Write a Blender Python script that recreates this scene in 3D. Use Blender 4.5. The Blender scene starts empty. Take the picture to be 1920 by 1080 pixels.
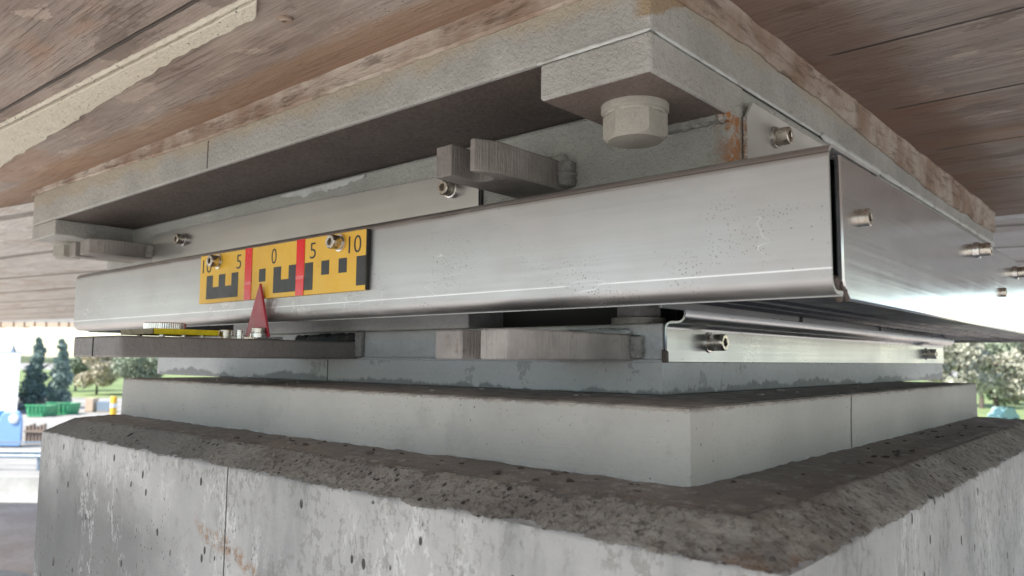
import bpy, bmesh, math, random
from mathutils import Vector, Matrix, noise
R_ = math.radians
random.seed(7)
scene = bpy.context.scene
COL = scene.collection
S = 0.29          # drawing units -> metres
Z0 = 4.2          # eye height above the road

# ------------------------------------------------------------------ camera
cam_d = bpy.data.cameras.new("camera")
cam = bpy.data.objects.new("camera", cam_d)
COL.objects.link(cam)
cam_d.sensor_width = 36
cam_d.lens = 1433.68 / 1920 * 36
cam_d.clip_start = 0.02
cam_d.clip_end = 3000
a = Vector((0.75189, 0.05551, 0.65706)); b = Vector((0.65887, -0.07503, -0.74808))
fw = Vector((-0.65706, 0.74808, 0.09297)).normalized()
rt = Vector((0.7519, 0.6589, 0.0081)); rt = (rt - fw * rt.dot(fw)).normalized()
up = rt.cross(fw)
up.normalize()
M = Matrix((rt, up, -fw)).transposed().to_4x4()
M.translation = (0, 0, Z0)
cam.matrix_world = M
cam_d.dof.use_dof = True
cam_d.dof.focus_distance = 0.45
cam_d.dof.aperture_fstop = 16
scene.camera = cam

# ------------------------------------------------------------------ light
SUN_EL, SUN_AZ = 52, 200      # azimuth clockwise from +Y
w = bpy.data.worlds.new("World"); scene.world = w; w.use_nodes = True
nt = w.node_tree
bg = nt.nodes["Background"]
sky = nt.nodes.new("ShaderNodeTexSky"); sky.sky_type = 'NISHITA'; sky.sun_disc = False
sky.sun_elevation = R_(SUN_EL); sky.sun_rotation = R_(SUN_AZ); sky.dust_density = 0.15; sky.air_density = 1.0; sky.ozone_density = 1.5
nt.links.new(sky.outputs[0], bg.inputs[0]); bg.inputs[1].default_value = 0.12
sd = bpy.data.lights.new("sun", 'SUN'); sd.energy = 4.6; sd.angle = R_(0.5); sd.color = (1, .97, .93)
sun = bpy.data.objects.new("sun", sd); COL.objects.link(sun)
az = R_(SUN_AZ); el = R_(SUN_EL)
sdir = Vector((math.sin(az) * math.cos(el), math.cos(az) * math.cos(el), math.sin(el)))
sun.rotation_euler = (-sdir).to_track_quat('-Z', 'Y').to_euler()
vs = scene.view_settings
vs.view_transform = 'Standard'; vs.look = 'None'; vs.gamma = 1; vs.exposure = 1.2
scene.cycles.max_bounces = 10
scene.cycles.diffuse_bounces = 6
scene.cycles.glossy_bounces = 5
scene.cycles.sample_clamp_indirect = 6
scene.cycles.use_denoising = True

# ------------------------------------------------------------------ node helpers
class NT:
    def __init__(s, name):
        s.m = bpy.data.materials.new(name); s.m.use_nodes = True
        s.t = s.m.node_tree; s.b = s.t.nodes["Principled BSDF"]
        s.co = s.t.nodes.new("ShaderNodeTexCoord").outputs["Object"]
    def put(s, sock, v):
        if isinstance(v, bpy.types.NodeSocket): s.t.links.new(v, sock)
        elif isinstance(v, (tuple, list)) and len(v) == 3 and sock.type == 'RGBA': sock.default_value = (*v, 1)
        else: sock.default_value = v
    def mapv(s, scale=(1, 1, 1), loc=(0, 0, 0), rot=(0, 0, 0), src=None):
        n = s.t.nodes.new("ShaderNodeMapping"); s.t.links.new(src or s.co, n.inputs[0])
        n.inputs['Scale'].default_value = scale; n.inputs['Location'].default_value = loc; n.inputs['Rotation'].default_value = rot
        return n.outputs[0]
    def noise(s, scale, detail=4, rough=.55, vec=None, dist=0, color=False):
        n = s.t.nodes.new("ShaderNodeTexNoise"); s.t.links.new(vec or s.co, n.inputs[0])
        n.inputs['Scale'].default_value = scale; n.inputs['Detail'].default_value = detail
        n.inputs['Roughness'].default_value = rough; n.inputs['Distortion'].default_value = dist
        return n.outputs[1 if color else 0]
    def vor(s, scale, vec=None, feature='F1', out=0, rnd=1):
        n = s.t.nodes.new("ShaderNodeTexVoronoi"); n.feature = feature; s.t.links.new(vec or s.co, n.inputs[0])
        n.inputs['Scale'].default_value = scale; n.inputs['Randomness'].default_value = rnd
        return n.outputs[out]
    def ramp(s, v, a, b, ca=0., cb=1.):
        n = s.t.nodes.new("ShaderNodeMapRange"); s.put(n.inputs[0], v)
        n.inputs[1].default_value = a; n.inputs[2].default_value = b; n.inputs[3].default_value = ca; n.inputs[4].default_value = cb
        n.clamp = True; n.interpolation_type = 'SMOOTHSTEP'
        return n.outputs[0]
    def math(s, op, a, b=0., c=0.):
        n = s.t.nodes.new("ShaderNodeMath"); n.operation = op
        s.put(n.inputs[0], a); s.put(n.inputs[1], b); s.put(n.inputs[2], c)
        return n.outputs[0]
    def mix(s, f, a, b, mode='MIX'):
        n = s.t.nodes.new("ShaderNodeMix"); n.data_type = 'RGBA'; n.blend_type = mode
        s.put(n.inputs[0], f); s.put(n.inputs[6], a); s.put(n.inputs[7], b)
        return n.outputs[2]
    def xyz(s, vec=None):
        n = s.t.nodes.new("ShaderNodeSeparateXYZ"); s.t.links.new(vec or s.co, n.inputs[0]); return n.outputs
    def bump(s, h, dist=.001, strength=1, prev=None):
        n = s.t.nodes.new("ShaderNodeBump"); n.inputs['Distance'].default_value = dist; n.inputs['Strength'].default_value = strength
        s.put(n.inputs['Height'], h)
        if prev: s.t.links.new(prev, n.inputs['Normal'])
        return n.outputs[0]
    def out(s, color=None, rough=None, metal=None, normal=None, **kw):
        if color is not None: s.put(s.b.inputs['Base Color'], color)
        if rough is not None: s.put(s.b.inputs['Roughness'], rough)
        if metal is not None: s.put(s.b.inputs['Metallic'], metal)
        if normal is not None: s.put(s.b.inputs['Normal'], normal)
        for k, v in kw.items(): s.put(s.b.inputs[k.replace('_', ' ')], v)
        return s.m

def band(n, v, lo, hi, soft):      # 1 between lo and hi
    return n.math('MULTIPLY', n.ramp(v, lo - soft, lo + soft), n.ramp(v, hi - soft, hi + soft, 1, 0))

# --- painted steel (hammered, weathered)
def mat_paint(name, base, stain=False, rust=False, dust=.35, bumpy=1., patches=False):
    n = NT(name)
    big = n.noise(14, 5, .6)
    fine = n.noise(900, 3, .6)
    mid = n.noise(330, 4, .65)
    dark = tuple(c * .84 for c in base); lite = tuple(min(1, c * 1.12) for c in base)
    col = n.mix(n.ramp(big, .3, .7), dark, lite)
    col = n.mix(n.math('MULTIPLY', n.ramp(mid, .5, .68), .3), col, tuple(c * .6 for c in base))
    # brownish grime speckles
    sp = n.ramp(n.noise(700, 2, .5), .66, .72)
    col = n.mix(n.math('MULTIPLY', sp, dust), col, (.09, .065, .045))
    x, y, z = n.xyz()
    if stain:
        e = n.math('MULTIPLY_ADD', n.noise(30, 5, .65), .03, z)
        m = n.ramp(e, (.565 * S) + .0145, (.60 * S) + .016)
        col = n.mix(n.math('MULTIPLY', m, .7), col, (.40, .345, .25))
        # resin run at the near right corner
        q = n.math('ADD', n.math('MULTIPLY', y, -.45), n.math('MULTIPLY_ADD', n.noise(45, 4, .6), .02, z))
        m2 = n.math('MULTIPLY', n.ramp(q, .0345, .0365), n.math('MULTIPLY', n.ramp(x, -.186, -.1765), n.ramp(y, 1.5 * S, 1.35 * S)))
        col = n.mix(n.math('MULTIPLY', m2, .8), col, (.30, .21, .11))
    if rust:
        # rust streak on the near vertical corner of the body
        yy = n.math('MULTIPLY_ADD', n.noise(60, 3), .01, y)
        m = n.math('MULTIPLY', band(n, yy, 1.30 * S + .003, 1.33 * S + .005, .005), n.ramp(x, -.19, -.176))
        mx = n.math('MULTIPLY', n.ramp(n.math('MULTIPLY_ADD', n.noise(160, 4), .012, x), -.177, -.168), n.ramp(y, .379, .376))
        m = n.math('MULTIPLY', n.math('MAXIMUM', m, mx), n.ramp(n.noise(220, 4, .7), .38, .56))
        col = n.mix(m, col, (.32, .13, .035))
    if patches:
        # flaked primer at the foot of the sole plate
        lowf = n.math('MULTIPLY', n.math('SUBTRACT', n.noise(11, 3, .6), .5), .022)
        zz = n.math('ADD', n.math('MULTIPLY_ADD', n.noise(60, 6, .75, n.mapv((1, 1, .5))), .016, n.math('MULTIPLY', z, -1)), lowf)
        m = n.ramp(zz, .0225, .0245)
        col = n.mix(m, n.mix(.5, col, (.50, .52, .53)), (.24, .25, .26))
        m = n.ramp(n.noise(38, 4, .7), .60, .62)
        col = n.mix(n.math('MULTIPLY', m, .5), col, (.22, .23, .235))
    h = n.math('ADD', n.math('MULTIPLY', mid, .7), n.math('MULTIPLY', fine, .35))
    nm = n.bump(h, .0024 * bumpy, .9)
    nm = n.bump(n.noise(35, 3), .004, .35, nm)
    return n.out(col, n.ramp(mid, .3, .7, .42, .62), 0, nm)

M_top = mat_paint("grey_green_paint", (.385, .39, .37), stain=True)
M_body = mat_paint("grey_paint_rust", (.38, .39, .365), rust=True)
M_block = mat_paint("grey_block_paint", (.39, .39, .37))
M_hex = mat_paint("beige_bolt_paint", (.38, .365, .325), bumpy=.35, dust=.15)
M_lug = mat_paint("grey_lug_paint", (.27, .265, .25), bumpy=.8)
M_longlug = mat_paint("shade_darkened_lug_paint", (.20, .187, .18), bumpy=.35)  # darker than the other lug paint, to put its shade into the colour
M_underb = mat_paint("brown_grey_underside_shade", (.17, .135, .12), bumpy=.6)  # painted shade for the corner block's underside
M_under = mat_paint("dark_brown_underside_shade", (.085, .068, .06), bumpy=.5, dust=.6)  # painted shade for the top plate's underside
M_low = mat_paint("grey_blue_paint", (.46, .47, .475), bumpy=.35, dust=.2)
M_sole = mat_paint("flaked_paint", (.50, .51, .52), bumpy=.4, patches=True, dust=.15)

def mat_cutlug(name, base):        # flame-cut faces show fine vertical ridges
    n = NT(name)
    v = n.mapv((1, 1, .03))
    r = n.math('MULTIPLY', n.noise(700, 4, .7, v), n.ramp(n.noise(45, 3), .35, .65, .5, 1))
    col = n.mix(n.ramp(n.noise(25, 4), .3, .7), tuple(c * .75 for c in base), tuple(c * 1.2 for c in base))
    col = n.mix(n.math('MULTIPLY', n.ramp(n.noise(60, 5, .7), .58, .7), .55), col, (.17, .10, .07))
    nm = n.bump(n.noise(420, 4, .6), .0008, .6, n.bump(r, .0022, 1))
    return n.out(col, .55, 0, nm)
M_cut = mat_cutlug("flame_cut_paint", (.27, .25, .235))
M_cut2 = mat_cutlug("flame_cut_paint_pinkish", (.33, .305, .29))

def mat_steel(name, axis=0, base=.56, rough=.3, lines=True, tint=(1, .985, .97), spots=True):
    n = NT(name)
    sc = [500, 500, 500]; sc[axis] = 5
    v = n.mapv(tuple(s / 100 for s in sc))
    br = n.noise(100, 3, .6, v)
    sc2 = [160, 160, 160]; sc2[axis] = 2.5
    br2 = n.noise(100, 4, .6, n.mapv(tuple(s / 100 for s in sc2)))
    b0 = tuple(base * c * .90 for c in tint); b1 = tuple(min(.97, base * c * 1.09) for c in tint)
    col = n.mix(br2, b0, b1)
    cloud = n.noise(9, 4, .6)
    col = n.mix(n.math('MULTIPLY', n.ramp(cloud, .45, .75), .25), col, (.42, .37, .34))
    rr = n.math('ADD', n.ramp(br, .3, .7, rough - .02, rough + .03), n.math('MULTIPLY', n.ramp(cloud, .4, .7), .1))
    met = 1.
    x, y, z = n.xyz()
    if spots:
        d = n.vor(620); mask = n.ramp(n.noise(13, 4, .65), .50, .66)
        sp = n.math('MULTIPLY', n.ramp(d, .17, .24, 1, 0), mask)
        sp2 = n.math('MULTIPLY', n.ramp(n.vor(170), .05, .07, 1, 0), n.ramp(n.noise(25, 2), .5, .6))
        sp = n.math('MAXIMUM', sp, sp2)
        col = n.mix(n.math('MULTIPLY', sp, .6), col, (.16, .09, .07)); rr = n.mix(sp, rr, (.8, .8, .8))
    if lines:
        zn = n.math('MULTIPLY_ADD', n.noise(6, 2), .0006, z)
        l1 = n.math('MULTIPLY', band(n, zn, .2865 * S, .2885 * S, .0001), n.ramp(n.noise(9, 2), .40, .44))
        col = n.mix(n.math('MULTIPLY', l1, .65), col, (.08, .06, .06))
        l2 = n.math('MULTIPLY', band(n, zn, .1260 * S, .1285 * S, .0001), n.ramp(n.noise(7, 2, .5, n.mapv((1, 1, 1), (3, 1, 0))), .36, .40))
        col = n.mix(n.math('MULTIPLY', l2, .8), col, (.97, .98, 1)); rr = n.mix(l2, rr, (.6, .6, .6))
        # dried splashes under the gauge
        mx = n.math('MULTIPLY', band(n, x, -2.12 * S, -1.30 * S, .02), band(n, z, .108 * S, .158 * S, .004))
        d2 = n.math('MULTIPLY', mx, n.ramp(n.noise(55, 5, .7), .52, .60))
        col = n.mix(n.math('MULTIPLY', d2, .7), col, (.85, .85, .85)); rr = n.mix(n.math('MULTIPLY', d2, .8), rr, (.75, .75, .75))
    wipe = 0. if not lines else n.ramp(n.noise(26, 5, .7, n.mapv((.35, 1, 1), (1, 2, 3))), .48, .66)
    if lines:
        rr = n.math('ADD', rr, n.math('MULTIPLY', wipe, .16))
        col = n.mix(n.math('MULTIPLY', wipe, .22), col, (.72, .72, .73))
    scr = 0. if not lines else n.math('MULTIPLY', n.ramp(n.math('ABSOLUTE', n.math('SUBTRACT', n.noise(60, 2, .5, n.mapv((.25, 1, 1), rot=(0, R_(14), R_(14)))), .5)), .0012, .003, 1, 0), n.ramp(n.noise(13, 3), .56, .62))
    col = n.mix(n.math('MULTIPLY', scr, .5), col, (.85, .86, .88))
    nm = n.bump(br, .00008 if lines else .00003, .45)
    nm = n.bump(n.noise(5, 2), .004, .3, nm)
    return n.out(col, rr, met, nm)
M_steel_front = mat_steel("brushed_steel_front", 0, .49, .42, tint=(.985, .99, 1))
M_steel_side = mat_steel("brushed_steel_side", 1, .82, .13, lines=False, tint=(.98, .99, 1), spots=False)
M_steel_strip = mat_steel("brushed_steel_strip", 1, .45, .27, lines=False, tint=(.93, .97, 1))
M_steel_thin = mat_steel("brushed_steel_thin", 0, .55, .34, lines=False, spots=False)

def mat_simple(name, col, rough=.5, metal=0, nscale=200, var=.15, bump=.0003, dirt=None, **kw):
    n = NT(name)
    ns = n.noise(nscale, 4, .6)
    c = n.mix(ns, tuple(x * (1 - var) for x in col), tuple(min(1, x * (1 + var)) for x in col))
    if dirt: c = n.mix(n.math('MULTIPLY', n.ramp(n.noise(nscale * .25, 5, .7), .5, .68), dirt[1]), c, dirt[0])
    return n.out(c, n.ramp(ns, .3, .7, max(.05, rough - .08), min(1, rough + .08)), metal, n.bump(ns, bump, .6), **kw)
M_bolt = mat_simple("zinc_bolt_steel", (.60, .56, .50), .3, 1, 300, .2, .0003, ((.16, .12, .09), .5))
M_bolt_rim = mat_simple("bolt_socket_steel", (.68, .66, .64), .25, 1, 400)
M_yellow = mat_simple("yellow_plate", (.78, .47, .045), .42, 0, 60, .06, .0001, ((.58, .30, .05), .35))
M_black = mat_simple("black_print", (.022, .024, .027), .4, 0, 300, .3, .0001)
M_blackedge = mat_simple("black_plate_edge", (.012, .012, .012), .5)
M_red = mat_simple("red_tape", (.75, .012, .014), .22, 0, 60, .1, .0001)
M_redpaint = mat_simple("dark_red_paint", (.40, .035, .06), .35, 0, 90, .25, .0004, ((.42, .22, .24), .35))
M_rubber = mat_simple("dark_rubber", (.022, .026, .036), .42, 0, 120, .3, .0003)
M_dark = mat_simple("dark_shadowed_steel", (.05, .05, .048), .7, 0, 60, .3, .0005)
M_levelyellow = mat_simple("yellow_level_paint", (.85, .68, .01), .4, 0, 320, .25, .0006, ((.30, .25, .03), .5))
M_levelshade = mat_simple("level_side_shade", (.25, .20, .12), .5, .4, 320, .35, .0006, ((.06, .05, .03), .6))  # brown that paints the yellow level plate's shaded side
M_gasket = mat_simple("brown_sealant", (.085, .065, .055), .6, 0, 120, .4, .001)
M_bead = mat_simple("pale_sealant_and_highlight", (.52, .55, .54), .5, 0, 160, .3, .0015, ((.2, .18, .15), .6))

# --- plinth grout
def mat_plinth():
    n = NT("cast_grout")
    big = n.noise(7, 5, .6); hz = n.noise(100, 4, .6, n.mapv((.4, .4, 7)))
    col = n.mix(n.ramp(big, .3, .7), (.41, .40, .37), (.53, .52, .48))
    col = n.mix(n.math('MULTIPLY', hz, .25), col, (.36, .36, .36))
    x, y, z = n.xyz()
    j = n.math('MULTIPLY', band(n, n.math('MULTIPLY_ADD', n.noise(60, 4), .003, n.math('MULTIPLY_ADD', z, -.06, y)), 1.702 * S + .0025, 1.709 * S + .0025, .0006), n.ramp(x, -.2, -.19))
    col = n.mix(n.math('MULTIPLY', j, .8), col, (.13, .095, .07))
    # crumbs and dirt along the top arris
    e = n.math('MULTIPLY_ADD', n.noise(180, 4, .7), .006, z)
    t = n.ramp(e, -.0745 * S + .0027, -.071 * S + .0029)
    col = n.mix(n.math('MULTIPLY', t, .8), col, n.mix(n.ramp(n.noise(90, 5, .7), .4, .6), (.20, .165, .14), (.38, .34, .30)))
    sp = n.math('MULTIPLY', n.ramp(n.vor(150), .06, .09, 1, 0), n.ramp(n.noise(40, 2), .5, .58))
    col = n.mix(n.math('MULTIPLY', sp, .8), col, (.09, .08, .07))
    sp2 = n.math('MULTIPLY', n.ramp(n.vor(330), .10, .16, 1, 0), n.ramp(n.noise(22, 3), .50, .64))
    col = n.mix(n.math('MULTIPLY', sp2, .6), col, (.17, .16, .15))
    sm = n.ramp(n.noise(17, 6, .72, n.mapv((1, 1, 1), (3, 3, 0))), .56, .66)
    col = n.mix(n.math('MULTIPLY', sm, .28), col, (.30, .295, .28))
    ef = n.math('MULTIPLY', n.ramp(n.math('MULTIPLY_ADD', n.noise(120, 4, .7, n.mapv((1, 1, .4))), -.012, z), -.0575, -.0590), .6)
    col = n.mix(ef, col, (.56, .57, .57))
    nm = n.bump(n.math('SUBTRACT', n.noise(500, 3), n.math('MULTIPLY', n.math('ADD', sp, sp2), 1.2)), .0009, .6)
    nm = n.bump(hz, .0012, .35, nm)
    nm = n.bump(n.math('MULTIPLY', j, -1), .002, 1, nm)
    return n.out(col, .78, 0, nm)
M_plinth = mat_plinth()

# --- pier concrete
def mat_pier():
    n = NT("pier_concrete")
    x, y, z = n.xyz()
    big = n.noise(5, 6, .62); v = n.mapv((1, 1, .3)); streak = n.noise(24, 5, .65, v)
    wall = n.mix(n.ramp(big, .28, .72), (.31, .308, .30), (.54, .527, .508))
    wall = n.mix(n.math('MULTIPLY', n.ramp(streak, .48, .66), .7), wall, (.24, .245, .24))
    # a darker damp stain low on the far end
    d = n.math('MULTIPLY', n.ramp(n.math('MULTIPLY_ADD', n.noise(12, 5, .65), .16, x), -.34, -.50), n.ramp(n.math('MULTIPLY_ADD', n.noise(9, 4, .6), .10, z), -.02, -.075))
    wall = n.mix(n.math('MULTIPLY', d, .8), wall, (.13, .128, .125))
    # lace-like etched paste
    lace = n.math('MULTIPLY', n.ramp(n.noise(240, 6, .8, n.mapv((1, 1, .6))), .535, .565), n.ramp(n.noise(13, 4, .65), .42, .54))
    wall = n.mix(n.math('MULTIPLY', lace, .5), wall, (.20, .195, .175))
    vr = n.math('ABSOLUTE', n.math('SUBTRACT', n.noise(34, 5, .7, n.mapv((1, 1, .32), (2, 0, 0))), .5))
    wh = n.math('MULTIPLY', n.ramp(vr, .004, .018, 1, 0), n.ramp(n.noise(10, 3), .48, .6))
    wall = n.mix(n.math('MULTIPLY', wh, .5), wall, (.68, .68, .66))
    # rust-coloured smear beside the joint
    rs = n.math('MULTIPLY', band(n, n.math('MULTIPLY_ADD', x, .22, n.math('MULTIPLY_ADD', n.noise(30, 4), .02, z)), -.1955, -.1885, .003), band(n, x, -.455, -.385, .012))
    rs = n.math('MULTIPLY', rs, n.ramp(n.noise(180, 5, .7), .42, .56))
    wall = n.mix(n.math('MULTIPLY', rs, .8), wall, (.28, .16, .08))
    # formwork joint
    jx = band(n, x, -1.4585 * S, -1.4545 * S, .0002)
    jx = n.math('MULTIPLY', jx, n.ramp(y, .26, .245))
    wall = n.mix(n.math('MULTIPLY', jx, .9), wall, (.06, .06, .06))
    # rough arris concrete
    r1 = n.noise(230, 6, .78); r2 = n.noise(18, 5, .6)
    cham = n.mix(n.ramp(r2, .35, .65), (.31, .28, .245), (.47, .435, .385))
    cham = n.mix(n.math('MULTIPLY', n.ramp(r1, .5, .62), .65), cham, (.13, .11, .09))
    ag = n.vor(55, feature='F1', out=0)
    agm = n.math('MULTIPLY', n.ramp(ag, .16, .22, 1, 0), n.ramp(n.noise(28, 2), .56, .6))
    cham = n.mix(n.math('MULTIPLY', agm, .7), cham, (.33, .31, .28))
    # greyer at the far end of the front edge
    cham = n.mix(n.math('MULTIPLY', n.ramp(x, -.33, -.55), .85), cham, n.mix(r2, (.25, .245, .225), (.36, .35, .325)))
    # orange stain on the near corner
    oc = n.math('MULTIPLY', n.ramp(n.math('SUBTRACT', x, y), -.385, -.330), n.ramp(n.noise(26, 4, .65), .42, .56))
    cham = n.mix(n.math('MULTIPLY', oc, .65), cham, (.36, .20, .11))
    bz = n.math('MULTIPLY_ADD', n.math('SUBTRACT', n.noise(48, 6, .72), .5), .009, z)
    ch = n.ramp(bz, -.2203 * S, -.2192 * S)
    col = n.mix(ch, wall, cham)
    # blow holes
    vp = n.mapv((1, 1, .55))
    p1 = n.math('MULTIPLY', n.ramp(n.vor(95, vp), .10, .14, 1, 0), n.ramp(n.noise(31, 2), .48, .54))
    p2 = n.math('MULTIPLY', n.ramp(n.vor(34, vp), .065, .085, 1, 0), n.ramp(n.noise(17, 2, .5, n.mapv((1, 1, 1), (5, 5, 5))), .48, .55))
    p3 = n.math('MULTIPLY', n.ramp(n.vor(300, vp), .10, .16, 1, 0), n.ramp(n.noise(20, 3), .5, .66))
    pc = n.math('MULTIPLY', n.math('MULTIPLY', n.ramp(n.vor(150), .13, .19, 1, 0), n.ramp(n.noise(30, 3), .42, .56)), ch)
    pc2 = n.math('MULTIPLY', n.math('MULTIPLY', n.ramp(n.noise(330, 5, .8), .57, .62), n.ramp(n.noise(15, 3, .6, n.mapv((1, 1, 1), (1, 1, 1))), .40, .60)), ch)
    pc = n.math('MAXIMUM', pc, n.math('MULTIPLY', pc2, .75))
    p1 = n.math('MAXIMUM', p1, pc)
    p = n.math('MAXIMUM', p1, n.math('MAXIMUM', p2, n.math('MULTIPLY', p3, .6)))
    col = n.mix(n.math('MULTIPLY', p, .9), col, (.035, .033, .03))
    h = n.math('MULTIPLY', n.noise(420, 4, .65), .5)
    h = n.math('SUBTRACT', h, n.math('MULTIPLY', lace, .35)); h = n.math('ADD', h, n.math('MULTIPLY', wh, .25))
    nm = n.bump(h, .0009, .55)
    nm = n.bump(n.math('MULTIPLY', n.math('ADD', r1, n.math('MULTIPLY', n.noise(500, 3), .4)), ch), .0036, .95, nm)
    nm = n.bump(n.math('MULTIPLY', n.math('ADD', p, jx), -1), .0035, 1, nm)
    return n.out(col, .85, 0, nm)
M_pier = mat_pier()

def mat_mud():
    n = NT("dark_sealant")
    a = n.noise(45, 6, .7, n.mapv((.5, 1, 1))); b = n.noise(160, 5, .7)
    col = n.mix(n.ramp(a, .35, .7), (.13, .108, .093), (.30, .27, .24))
    m = n.math('MULTIPLY', n.ramp(b, .54, .62), n.ramp(a, .46, .56))
    col = n.mix(n.math('MULTIPLY', m, .8), col, (.42, .41, .40))
    fl = n.ramp(n.noise(75, 6, .75, n.mapv((.6, .6, 1), (3, 3, 3))), .60, .62)
    col = n.mix(n.math('MULTIPLY', fl, .6), col, (.36, .35, .335))
    return n.out(col, n.ramp(a, .3, .7, .3, .65), 0, n.bump(n.math('ADD', b, fl), .003, .9))
M_mud = mat_mud()

# --- board-marked soffit
def mat_soffit(name, c0, c1, c2, edge=True, grain=1.):
    n = NT(name)
    x, y, z = n.xyz()
    v = n.mapv((.10, 1, 1)); g1 = n.noise(190, 5, .7, n.mapv((.07, 1, 1))); g2 = n.noise(38, 5, .65, n.mapv((.20, 1, 1))); big = n.noise(4.5, 5, .6)
    col = n.mix(n.ramp(g2, .3, .7), c0, c1)
    col = n.mix(n.math('MULTIPLY', n.ramp(big, .4, .62), .65), col, c2)
    sm = n.math('MULTIPLY', n.ramp(n.noise(16, 5, .7, n.mapv((.5, 1, 1), (4, 2, 0))), .58, .66), .55)
    col = n.mix(sm, col, tuple(min(1, c * 1.5) for c in c1))
    g = n.ramp(g1, .42, .60)
    col = n.mix(n.math('MULTIPLY', n.math('SUBTRACT', 1., g), .22 * grain), col, tuple(c * .42 for c in c0))
    pits = n.math('MULTIPLY', n.ramp(n.vor(300, n.mapv((.6, 1, 1))), .12, .18, 1, 0), n.ramp(n.noise(14, 3), .42, .58))
    col = n.mix(n.math('MULTIPLY', pits, .7), col, (.06, .045, .035))
    fib = n.math('MULTIPLY', n.ramp(n.noise(520, 4, .6, n.mapv((.035, 1, 1))), .56, .64), n.ramp(n.noise(20, 3, .6, n.mapv((.5, 1, 1))), .42, .56))
    col = n.mix(n.math('MULTIPLY', fib, .35 * grain), col, tuple(c * .35 for c in c0))
    pt = n.noise(11, 6, .68, n.mapv((.6, 1.2, 1), (7, 3, 1)))
    col = n.mix(n.math('MULTIPLY', n.ramp(pt, .595, .605), .5 * grain), col, tuple(min(1, c * 1.25) for c in c1))
    col = n.mix(n.math('MULTIPLY', n.ramp(pt, .405, .385), .55 * grain), col, tuple(c * .6 for c in c0))
    col = n.mix(n.math('MULTIPLY', n.ramp(n.noise(7, 4, .7, n.mapv((.5, 1, 1), (1, 9, 4))), .52, .62), .5 * grain), col, (.34, .20, .125))
    nm = n.bump(g1, .0016, .8 * grain)
    nm = n.bump(fib, .0012, -.6, nm) if False else n.bump(n.math('MULTIPLY', fib, -1), .0012, .7, nm)
    nm = n.bump(n.noise(220, 4, .7), .0012, .5, nm)
    nm = n.bump(g2, .003, .4, nm)
    return n, col, nm, x, y
n, col, nm, x, y = mat_soffit("board_marked_soffit", (.235, .18, .15), (.41, .335, .29), (.39, .345, .315))
# orange-brown residue close to the bearing plate
def near(n, lo, hi, soft, v): return band(n, v, lo, hi, soft)
dl = n.math('MULTIPLY_ADD', n.noise(14, 4, .7, n.mapv((.4, 1, 1))), .05, y)
ob = n.math('MULTIPLY', band(n, dl, .90 * S + .025, 1.02 * S + .03, .006), n.ramp(x, -.15, -.22))
col = n.mix(n.math('MULTIPLY', ob, .6), col, (.30, .18, .10))
dr = n.math('MULTIPLY_ADD', n.noise(22, 4, .7), .05, x)
ob2 = n.math('MULTIPLY', n.math('MULTIPLY', n.ramp(dr, -.115, -.075, 1, 0), n.ramp(y, .9 * S, 1.05 * S)), .6)
col = n.mix(ob2, col, (.17, .085, .05))
# board joints on the side beyond the plate
jm = None
for yy, wd in ((1.63, .0011), (2.09, .0013), (2.585, .0012), (3.15, .0012), (3.6, .001)):
    q = n.math('MULTIPLY_ADD', n.noise(9, 3), .006, n.math('MULTIPLY_ADD', x, .012, y))
    e = band(n, q, yy * S + .0025 - wd, yy * S + .0025 + wd, .0006)
    jm = e if jm is None else n.math('MAXIMUM', jm, e)
jm = n.math('MULTIPLY', jm, n.ramp(x, -.16, -.15))
for yy, wd in ((.612, .0012), (.30, .001), (-.1, .001)):
    e = band(n, n.math('MULTIPLY_ADD', n.noise(9, 3), .006, n.math('MULTIPLY_ADD', x, -.035, y)), yy * S + .0215 - wd, yy * S + .0215 + wd, .0006)
    jm = n.math('MAXIMUM', jm, n.math('MULTIPLY', e, n.ramp(x, -.33, -.36)))
col = n.mix(n.math('MULTIPLY', jm, .85), col, (.045, .035, .03))
nm = n.bump(n.math('MULTIPLY', jm, -1), .003, 1, nm)
M_soffit = n.out(col, .7, 0, nm)
n, col, nm, x, y = mat_soffit("pale_board_soffit", (.58, .56, .53), (.72, .70, .67), (.66, .64, .61), grain=.6)
br = n.t.nodes.new("ShaderNodeTexWave"); br.wave_type = 'BANDS'; br.bands_direction = 'Y'
n.t.links.new(n.mapv((1, 1, 1), rot=(0, 0, R_(-11.5))), br.inputs[0]); br.inputs['Scale'].default_value = 1.35; br.inputs['Distortion'].default_value = .7; br.inputs['Detail'].default_value = 2
bm_ = n.ramp(br.outputs['Fac'], .965, .995)
col = n.mix(n.math('MULTIPLY', bm_, .7), col, (.14, .12, .10))
M_soffit_far = n.out(col, .8, 0, nm)
def mat_strip():
    n = NT("pale_grout_strip")
    col = n.mix(n.noise(40, 5, .7), (.66, .61, .49), (.86, .82, .71))
    p = n.math('MULTIPLY', n.ramp(n.vor(230), .12, .2, 1, 0), n.ramp(n.noise(60, 2), .45, .6))
    col = n.mix(n.math('MULTIPLY', p, .8), col, (.07, .06, .045))
    return n.out(col, .9, 0, n.bump(n.math('SUBTRACT', n.noise(260, 5, .75), p), .003, 1))
M_strip = mat_strip()
def mat_rim():
    n = NT("brown_mortar_rim")
    a = n.noise(60, 6, .75, n.mapv((.5, .5, 3))); b = n.noise(20, 4, .6)
    col = n.mix(n.ramp(b, .35, .65), (.29, .205, .15), (.48, .42, .36))
    col = n.mix(n.math('MULTIPLY', n.ramp(a, .5, .64), .6), col, (.09, .055, .035))
    return n.out(col, .8, 0, n.bump(a, .003, .9))
M_rim = mat_rim()

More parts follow.
